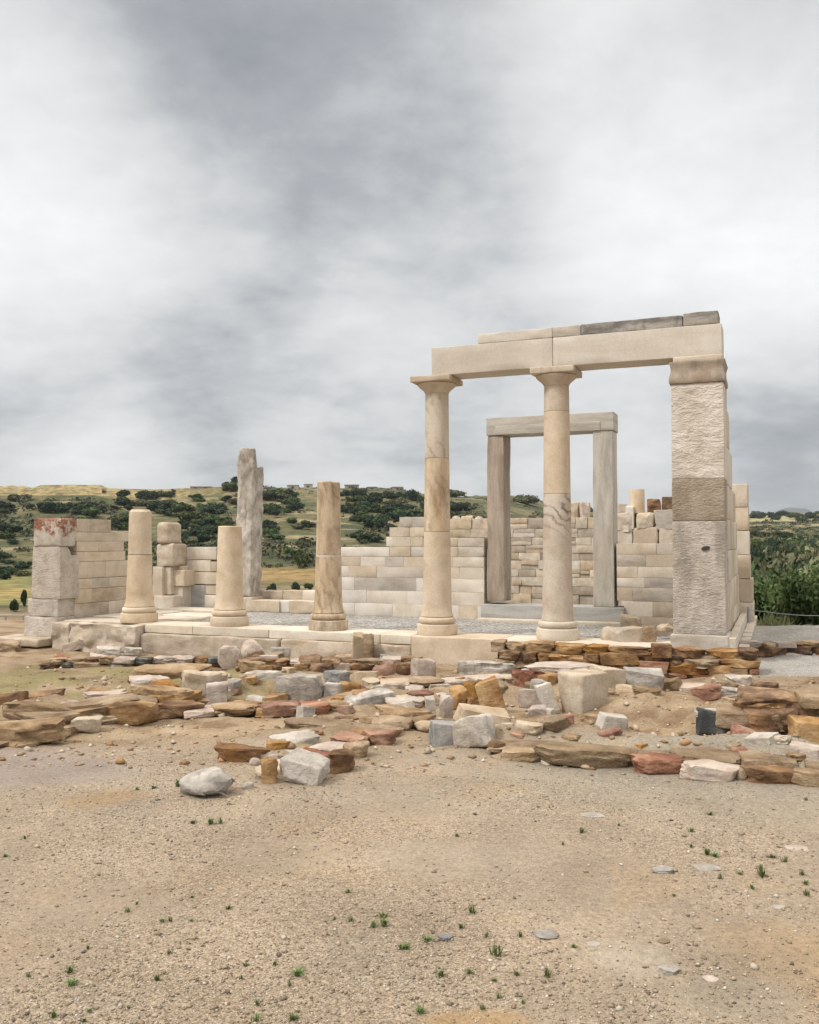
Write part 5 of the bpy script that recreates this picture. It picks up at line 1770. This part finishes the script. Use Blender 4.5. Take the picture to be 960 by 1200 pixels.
# ------------------------------------------------------------------ plants
def leaf_cards(centers, size, r_, flat=1.0):
    n = len(centers)
    a = r_.normal(size=(n, 3))
    a /= np.linalg.norm(a, axis=1, keepdims=True)
    b = np.cross(a, r_.normal(size=(n, 3)))
    b /= np.linalg.norm(b, axis=1, keepdims=True)
    s = size * r_.uniform(.6, 1.4, (n, 1))
    a, b = a * s, b * s * .55
    V = np.stack([centers - a, centers + b, centers + a, centers - b], 1).reshape(-1, 3)
    return V, np.arange(n * 4).reshape(-1, 4)


def bush_mesh(name, mat, seed, lobes=9, n=1500, leaf=.05, squash=.62, loose=.10):
    """unit wide crown of leaf sprays over uneven lobes"""
    r_ = np.random.default_rng(seed)
    P = []
    C = []
    for k in range(lobes):
        a = r_.uniform(0, 6.28)
        d = r_.uniform(.0, .40)
        c = np.array([d * math.cos(a), d * math.sin(a), r_.uniform(.16, .42) * squash / .62])
        rad = r_.uniform(.10, .25)
        C.append((c, rad))
        m = int(n / lobes)
        q = r_.normal(size=(m, 3))
        q /= np.linalg.norm(q, axis=1, keepdims=True)
        rr = rad * (1 + r_.normal(0, loose, (m, 1))) * r_.uniform(.7, 1.05, (m, 1))
        pts = c + q * rr * np.array([1, 1, .9])
        P.append(pts[pts[:, 2] > .01])
    P = np.concatenate(P)
    V, Fq = leaf_cards(P, leaf, r_)
    # woody inner mass so the crown is not see-through
    ijk, qq = box_topology(5, 5, 5)
    base = len(V)
    Vs, Fs = [V], [Fq]
    for (c, rad) in C:
        p = ijk / 5 * 2 - 1
        p = p / np.linalg.norm(p, axis=1, keepdims=True)
        p = c + p * rad * .66 * (1 + .25 * fbm(p[:, 0] * 3 + seed, p[:, 1] * 3, p[:, 2] * 3, 2, seed))[:, None]
        p[:, 2] = np.maximum(p[:, 2], -.05)
        Vs.append(p)
        Fs.append(qq + base)
        base += len(p)
    me_o = mesh_obj(name, np.concatenate(Vs), np.concatenate(Fs), mat, smooth=False)
    return me_o


PROTO = {}
for key, mat, sd, kw in [('dark_a', 'bush_dark', 1, {}), ('dark_b', 'bush_dark', 2, dict(lobes=9)), ('dark_c', 'bush_dark', 3, dict(lobes=5, squash=.8)),
                         ('mid_a', 'bush_mid', 4, {}), ('mid_b', 'bush_mid', 5, dict(lobes=9)), ('olive_a', 'bush_olive', 6, dict(loose=.2)),
                         ('near_dark', 'bush_dark', 7, dict(lobes=16, n=9000, leaf=.022, loose=.14)), ('near_mid', 'bush_mid', 8, dict(lobes=16, n=9000, leaf=.024, loose=.16)),
                         ('near_olive', 'bush_olive', 9, dict(lobes=14, n=7000, leaf=.022, loose=.22))]:
    PROTO[key] = (bush_mesh('shrub', M[mat], sd, **kw), [False])


def put_bush(key, P, w, h, label, group, sink=.05):
    src, used = PROTO[key]
    if not used[0]:
        o = src
        used[0] = True
    else:
        o = src.copy()
        COL.objects.link(o)
    o.location = (P[0], P[1], P[2] - sink * h)
    o.scale = (w, w, h / .62)
    o.rotation_euler = (0, 0, random.uniform(0, 6.28))
    tag(o, label, 'shrub', group, 'thing')
    return o


LAB_D = 'dark evergreen shrub on the hillside behind the ruins'
LAB_M = 'green shrub on the hillside behind the ruins'
LAB_O = 'dull olive scrub bush on the hillside behind the ruins'
GRP = 'shrubs on the hillside'
# cluster centre in the photograph, spread, number, share of dark ones
CL = [((8, 595), (14, 10), 6), ((10, 625), (18, 16), 9), ((15, 665), (18, 14), 8), ((55, 594), (14, 4), 6), ((85, 597), (16, 5), 6), ((115, 597), (14, 6), 6),
      ((140, 590), (14, 6), 6), ((175, 583), (12, 4), 4), ((195, 580), (8, 4), 4), ((190, 595), (12, 6), 5), ((140, 612), (14, 8), 6), ((225, 582), (8, 3), 2),
      ((212, 600), (14, 6), 5), ((225, 612), (14, 8), 6), ((245, 596), (16, 7), 8), ((265, 588), (10, 4), 3), ((205, 628), (12, 10), 6), ((240, 625), (16, 10), 9), ((262, 612), (10, 10), 5),
      ((232, 640), (14, 8), 5), ((270, 640), (10, 10), 4), ((272, 570), (6, 2), 2), ((318, 580), (10, 5), 4), ((318, 600), (7, 7), 4), ((316, 625), (7, 14), 6), ((340, 598), (8, 4), 3),
      ((342, 583), (14, 4), 5), ((355, 612), (9, 6), 4), ((412, 590), (8, 8), 4), ((428, 602), (12, 9), 8), ((445, 612), (12, 9), 8), ((460, 598), (16, 6), 7), ((480, 606), (14, 8), 6),
      ((430, 630), (12, 5), 4), ((425, 635), (6, 3), 2), ((450, 585), (16, 4), 5), ((485, 585), (14, 5), 5), ((420, 578), (14, 3), 3), ((505, 597), (10, 5), 4), ((540, 597), (14, 5), 5),
      ((60, 640), (18, 20), 6), ((100, 640), (20, 20), 5), ((120, 575), (3, 1), 1), ((203, 574), (2, 1), 1), ((540, 580), (12, 1.5), 3), ((625, 588), (10, 2), 4)]


def build_hill_shrubs():
    r_ = random.Random(4)
    n = 0
    for ((cx, cy), (sx, sy), k) in CL:
        for _ in range(k + (1 if k > 3 else 0)):
            px, py = r_.gauss(cx, sx * .6), r_.gauss(cy, sy * .6)
            P = hit(px, py + 3, 0.0, T)
            if P[1] > 640:
                continue
            s = P[1] / F
            w = r_.uniform(13, 32) * s
            w = min(max(w, 1.0), 10)
            h = w * r_.uniform(.30, .48)
            if (cx, cy) in ((120, 575), (203, 574)):
                w, h = 6 * s, 6 * s
            kk = r_.random()
            if kk < .60:
                put_bush(r_.choice(['dark_a', 'dark_b', 'dark_c']), P, w, h, LAB_D, GRP)
            elif kk < .84:
                put_bush(r_.choice(['mid_a', 'mid_b']), P, w, h, LAB_M, GRP)
            else:
                put_bush('olive_a', P, w, h * .8, LAB_O, GRP)
            n += 1
    # two small shrubs in the ochre field and by the left fence
    for (px, py, w, h, key) in [(352, 665, 17, 20, 'mid_a'), (345, 652, 22, 14, 'mid_b'), (320, 694, 13, 12, 'dark_a'), (346, 694, 15, 13, 'dark_b'), (363, 692, 12, 10, 'mid_a'), (17, 717, 14, 16, 'dark_b'), (29, 717, 13, 26, 'dark_c')]:
        P = hit(px, py, 0, T)
        s = P[1] / F
        put_bush(key, P, w * s, h * s, 'small shrub in the dry field just behind the temple', 'shrubs in the dry field')
    return n


build_hill_shrubs()


def build_scrub():
    """low scrub that covers the slopes, too much to count"""
    r_ = np.random.default_rng(31)
    n = 9000
    px = r_.uniform(-40, 1000, n)
    y = 60 * (640 / 60) ** r_.uniform(0, 1, n)
    x = (px - 480) / F * y
    den = fbm(x / 16, y / 16, 0, 4, 91) + .35 * fbm(x / 5, y / 5, 0, 2, 92)
    keep = den > np.where(px > 700, -.28, .02)
    keep &= ~((px < 640) & (y < 118) & (px > 200)) & ~((px < 70) & (y < 125)) & ~((px < 300) & (y > 255))
    keep &= ~((px > 640) & (y > 405) & (y < 540)) & ~((px > 640) & (y > 545) & (y < 600) & (den < .25))
    x, y = x[keep], y[keep]
    n = len(x)
    z = T(x, y)
    w = np.clip(r_.lognormal(math.log(.9), .5, n), .3, 2.6) * np.where(y > 380, 2.2, 1.0)
    m = 34
    w = w * np.where(y < 110, .6, 1.0)
    q = r_.normal(size=(n, m, 3))
    q /= np.linalg.norm(q, axis=2, keepdims=True)
    q[..., 2] = np.abs(q[..., 2]) * .62
    c = np.stack([x, y, z - .1 * w], -1)[:, None] + q * (w[:, None, None] * r_.uniform(.55, 1.0, (n, m, 1)))
    V, Fq = leaf_cards(c.reshape(-1, 3), 1.0, r_)
    ctr = np.repeat(c.reshape(-1, 3), 4, axis=0)
    V = ctr + (V - ctr) * np.repeat(np.repeat(w * .20, m), 4)[:, None]
    o = mesh_obj('hillside_scrub', V, Fq, M['scrub'], smooth=False)
    tag(o, kind='stuff')


M['scrub'] = leaf_mat('hillside_scrub_leaves', (.030, .042, .020), (.105, .105, .055))
build_scrub()


def build_right_shrubs():
    r_ = random.Random(9)
    L1 = 'large dark green bush beyond the gravel path'
    L2 = 'leafy mid green bush beyond the gravel path'
    L3 = 'dull olive bush beyond the gravel path'
    G = 'bushes beyond the path'
    for (px, yb, Y, w, h, key, lab) in [
            (925, 735, 21, 70, 75, 'near_mid', L2), (968, 735, 20, 80, 85, 'near_mid', L2), (888, 738, 22, 55, 60, 'near_olive', L3), (905, 720, 26, 60, 55, 'near_mid', L2),
            (945, 715, 27, 65, 65, 'near_dark', L1), (985, 715, 26, 80, 70, 'near_mid', L2), (880, 700, 34, 60, 50, 'near_mid', L2), (915, 695, 34, 50, 45, 'near_olive', L3),
            (932, 690, 36, 60, 62, 'near_dark', L1), (965, 690, 36, 60, 55, 'near_olive', L3), (890, 672, 55, 45, 30, 'near_dark', L1), (920, 668, 58, 50, 32, 'near_mid', L2),
            (950, 668, 60, 60, 34, 'near_olive', L3), (890, 655, 90, 40, 20, 'near_dark', L1), (915, 652, 95, 40, 22, 'near_dark', L1), (940, 652, 100, 40, 22, 'near_mid', L2), (965, 655, 90, 44, 26, 'near_dark', L1),
            (885, 644, 140, 36, 16, 'near_mid', L2), (905, 642, 150, 30, 15, 'near_dark', L1), (925, 644, 150, 34, 14, 'near_mid', L2), (948, 642, 160, 36, 16, 'near_dark', L1), (970, 642, 150, 34, 16, 'near_dark', L1),
            (1010, 735, 21, 90, 90, 'near_mid', L2), (1010, 690, 40, 90, 60, 'near_dark', L1)]:
        x = (px - 480) / F * Y
        z = float(T(x, Y))
        s = Y / F
        ztop = CAM_Z - ((yb - h) - YH) * s
        hh = max(ztop - z, h * s * .6)
        put_bush(key, (x, Y, z), max(w * s * 1.25, hh * 1.05), hh, lab, G, .02)
    # far trees on the plain at the right
    for k in range(46):
        px = r_.uniform(868, 985)
        row = r_.choice([(606, 1.5), (608, 1.5), (629, 2), (631, 3), (637, 3), (604, 1)])
        P = hit(px, r_.gauss(row[0], row[1]), 0, T, 1200)
        s = P[1] / F
        w = r_.uniform(8, 18) * s
        put_bush(r_.choice(['dark_a', 'dark_b', 'mid_a']), P, w, w * r_.uniform(.35, .5), 'distant dark tree clump on the plain at right', 'trees on the plain')
    # pale reedy clump by the path
    for (px, py, hpx) in [(899, 722, 20), (911, 722, 24)]:
        Y = 18.6
        x = (px - 480) / F * Y
        z = float(T(x, Y))
        rr = np.random.default_rng(int(px))
        n = 110
        b = np.stack([rr.normal(x, .14, n), rr.normal(Y, .14, n), np.full(n, z)], -1)
        tip = b + np.stack([rr.normal(0, .14, n), rr.normal(0, .14, n), rr.uniform(.3, 1.0, n) * (hpx / F * Y * .8)], -1)
        a = rr.uniform(0, 3.14, n)
        off = np.stack([np.cos(a), np.sin(a), 0 * a], -1) * .008
        V = np.stack([b - off, b + off, tip + off * .3, tip - off * .3], 1).reshape(-1, 3)
        o = mesh_obj('reed_clump', V, np.arange(n * 4).reshape(-1, 4), M['bush_dry'], smooth=False)
        tag(o, 'pale dry reed clump at the edge of the path', 'reeds', 'reed clumps', 'thing')


build_right_shrubs()

TUFTS = [(82, 1140, 14), (84, 1155, 14), (33, 1145, 8), (185, 1149, 12), (349, 1143, 16), (339, 1155, 9), (302, 1178, 10), (343, 1195, 14), (300, 1197, 12), (62, 1193, 13), (105, 1186, 8), (151, 1182, 6),
         (98, 1198, 9), (408, 1046, 9), (438, 1087, 12), (450, 1085, 16), (450, 1075, 12), (411, 1080, 9), (470, 1112, 10), (476, 1112, 12), (553, 1070, 14), (541, 1088, 10), (500, 1103, 12), (570, 1098, 9), (610, 1098, 10), (672, 1110, 8),
         (583, 1120, 18), (516, 1145, 14), (550, 1140, 10), (642, 1145, 14), (605, 1143, 10), (580, 1150, 7), (585, 1170, 10), (613, 1176, 8), (493, 1187, 14), (565, 1183, 9), (830, 1002, 14), (838, 1004, 10), (892, 1027, 18), (882, 1042, 10), (905, 1005, 9),
         (920, 1010, 10), (940, 1026, 10), (944, 1036, 9), (946, 1050, 10), (810, 975, 9), (833, 955, 8), (682, 976, 10), (810, 993, 8), (868, 1025, 7), (844, 1030, 8), (248, 966, 14), (226, 965, 9), (258, 965, 10), (29, 983, 7), (6, 1004, 7), (150, 1069, 8),
         (160, 1060, 6), (190, 1080, 8), (200, 1080, 8), (224, 1080, 6), (268, 1065, 9), (198, 1118, 8), (103, 1112, 8), (288, 1132, 8), (282, 1148, 8), (323, 1131, 9), (225, 1052, 6), (208, 922, 12), (161, 926, 7), (180, 924, 8), (392, 1078, 6), (660, 990, 6), (535, 980, 7), (945, 938, 6), (725, 968, 6), (790, 1050, 6)]


def build_tufts():
    def tuft(seed, n, h, spread):
        rr = np.random.default_rng(seed)
        V, Fq = [], []
        for k in range(n):
            a = rr.uniform(0, 6.28)
            b = np.array([rr.normal(0, .12), rr.normal(0, .12), -.05])
            l = rr.uniform(.5, 1.0) * h
            out = rr.uniform(.1, 1.0) * spread
            mid = b + np.array([math.cos(a) * out * .45, math.sin(a) * out * .45, l * .7])
            tip = b + np.array([math.cos(a) * out, math.sin(a) * out, l * rr.uniform(.7, 1.05)])
            w = rr.uniform(.025, .055)
            s = np.array([-math.sin(a), math.cos(a), 0]) * w
            i = len(V)
            V += [b - s, b + s, mid + s * .9, mid - s * .9, tip]
            Fq += [(i, i + 1, i + 2, i + 3), (i + 3, i + 2, i + 4)]
        return mesh_obj('weed_tuft', V, Fq, M['weed'], smooth=False)
    protos = [[tuft(1, 30, .75, .7), False], [tuft(2, 40, .6, 1.0), False], [tuft(3, 22, .95, .55), False]]
    for n, (px, py, s) in enumerate(TUFTS):
        P = hit(px, py, 0, T)
        k = s * P[1] / F
        pr = protos[n % 3]
        if not pr[1]:
            o = pr[0]
            pr[1] = True
        else:
            o = pr[0].copy()
            COL.objects.link(o)
        o.location = P
        o.scale = (k, k, k)
        o.rotation_euler = (0, 0, n * 1.7)
        tag(o, 'small green weed tuft sprouting from the gravel', 'weed', 'weed tufts on the gravel', 'thing')


build_tufts()

# ------------------------------------------------------------------ houses on the ridge
def house(px, py, w_px, h_px, label, wall, kind, flat=True):
    P = hit(px, py, 0, T, 500)
    if P[1] > 400:
        P = np.array([(px - 480) / F * 325, 325, 0])
        P[2] = float(T(P[0], P[1]))
    s = P[1] / F
    w, h = w_px * s * .8, h_px * s * .55
    d = w * .6
    t = thing(kind, (P[0], P[1], P[2]), label, 'house' if 'house' in kind else 'ruin')

    def bx(name, x0, x1, y0, y1, z0, z1, mat, par):
        p, q = block_verts((x1 - x0) / 2, (y1 - y0) / 2, (z1 - z0) / 2, .05, .2, 0, 1, 3, nseed())
        p = p + np.array([P[0] + (x0 + x1) / 2, P[1] + (y0 + y1) / 2, P[2] + (z0 + z1) / 2])[None]
        return mesh_obj(name, p, q, mat, par)
    bx('wall', -w / 2, w / 2, 0, d, -2.0, h, M[wall], t)
    bx('roof', -w / 2 - .15, w / 2 + .15, -.15, d + .15, h, h + .3, M['house_roof'], t)
    n = max(1, int(w / 3.5))
    for k in range(n):
        x = -w / 2 + w * (k + .5) / n
        bx('window', x - .5, x + .5, -.06, .1, h * .35, h * .75, M['house_dark'], t)


house(343, 573, 16, 7, 'larger white flat roofed house on the ridge', 'house_wall', 'distant_house')
house(361, 573, 12, 9, 'small white house on the ridge beside the larger one', 'house_wall', 'distant_house')
house(235, 573, 30, 4, 'long low stone building on the ridge', 'house_stone', 'distant_house')
house(412, 572, 20, 6, 'grey stone house on the ridge right of third column', 'house_stone', 'distant_house')
house(436, 574, 14, 5, 'small brown stone house on the ridge', 'house_stone', 'distant_house')
house(466, 573, 16, 6, 'stone farmhouse on the ridge left of fourth column', 'house_stone', 'distant_house')

# ------------------------------------------------------------------ fences
def tube(pts, r, seg=8):
    pts = [np.array(p, float) for p in pts]
    V, Fq = [], []
    for k, p in enumerate(pts):
        d = pts[min(k + 1, len(pts) - 1)] - pts[max(k - 1, 0)]
        d /= np.linalg.norm(d)
        a = np.cross(d, [0, 0, 1.0])
        if np.linalg.norm(a) < 1e-3:
            a = np.array([1.0, 0, 0])
        a /= np.linalg.norm(a)
        b = np.cross(a, d)
        for j in range(seg):
            t = 2 * math.pi * j / seg
            V.append(p + r * (a * math.cos(t) + b * math.sin(t)))
    for k in range(len(pts) - 1):
        for j in range(seg):
            Fq.append((k * seg + j, k * seg + (j + 1) % seg, (k + 1) * seg + (j + 1) % seg, (k + 1) * seg + j))
    Fq.append(tuple(range(seg - 1, -1, -1)))
    Fq.append(tuple((len(pts) - 1) * seg + j for j in range(seg)))
    return V, Fq


def build_fences():
    # left: metal railing behind the pier
    Y = 24.0
    X0, X1 = (-60 - 480) / F * Y, (30 - 480) / F * Y
    zg = float(T((X0 + X1) / 2, Y))
    zt = CAM_Z - (721 - YH) * Y / F
    zb = CAM_Z - (743 - YH) * Y / F
    t = thing('metal_railing', ((X0 + X1) / 2, Y, zb), 'grey metal railing with mesh behind the left pier', 'railing')
    V, f = tube([(X0, Y, zt), (X1, Y, zt)], .02)
    mesh_obj('rail', V, f, M['steel'], t)
    V, f = tube([(X0, Y, zb + .05), (X1, Y, zb + .05)], .015)
    mesh_obj('rail', V, f, M['steel'], t)
    for px in (-50, 8, 29):
        x = (px - 480) / F * Y
        V, f = tube([(x, Y, zb - .3), (x, Y, zt)], .02)
        mesh_obj('post', V, f, M['steel'], t)
    Vm, Fm = [], []
    xs = np.arange(X0, X1, .06)
    for x in xs:
        V, f = tube([(x, Y + .01, zb + .05), (x, Y + .01, zt)], .005, 4)
        Fm += [tuple(i + len(Vm) for i in q) for q in f]
        Vm += V
    mesh_obj('wire_mesh', Vm, Fm, M['steel'], t)
    # right: a slack cable along the far edge of the path
    t = thing('cable_fence', (7.6, 18.4, 0), 'slack grey cable on low posts along the far edge of the gravel path', 'fence')
    pts = []
    for s in np.linspace(0, 1, 20):
        px = 876 + s * 140
        py = 714 + 9 * math.sin(min(1, s * 1.6) * 1.57) - 3 * s
        Yc = 18.0 + .4 * s
        pts.append(((px - 480) / F * Yc, Yc, CAM_Z - (py - YH) * Yc / F))
    V, f = tube(pts, .007, 6)
    mesh_obj('cable', V, f, M['steel'], t)
    for k in (0, 19):
        p = pts[k]
        V, f = tube([(p[0], p[1], -.3), (p[0], p[1], p[2] + .05)], .022, 8)
        mesh_obj('post', V, f, M['steel'], t)


build_fences()


def build_haze():
    m = bpy.data.materials.new('thin_air')
    m.use_nodes = True
    t = m.node_tree
    t.nodes.clear()
    out = t.nodes.new('ShaderNodeOutputMaterial')
    v = t.nodes.new('ShaderNodeVolumePrincipled')
    v.inputs['Color'].default_value = (.80, .88, .96, 1)
    v.inputs['Density'].default_value = HAZE
    v.inputs['Anisotropy'].default_value = 0.2
    t.links.new(v.outputs[0], out.inputs['Volume'])
    x0, x1, y0, y1, z0, z1 = -6500, 6500, -6500, 6500, -14, 150
    V = [(x, y, z) for x in (x0, x1) for y in (y0, y1) for z in (z0, z1)]
    Fq = [(0, 1, 3, 2), (4, 6, 7, 5), (0, 4, 5, 1), (2, 3, 7, 6), (0, 2, 6, 4), (1, 5, 7, 3)]
    o = mesh_obj('haze', V, Fq, m, smooth=False)
    tag(o, kind='stuff')


HAZE = 0.00015
build_haze()
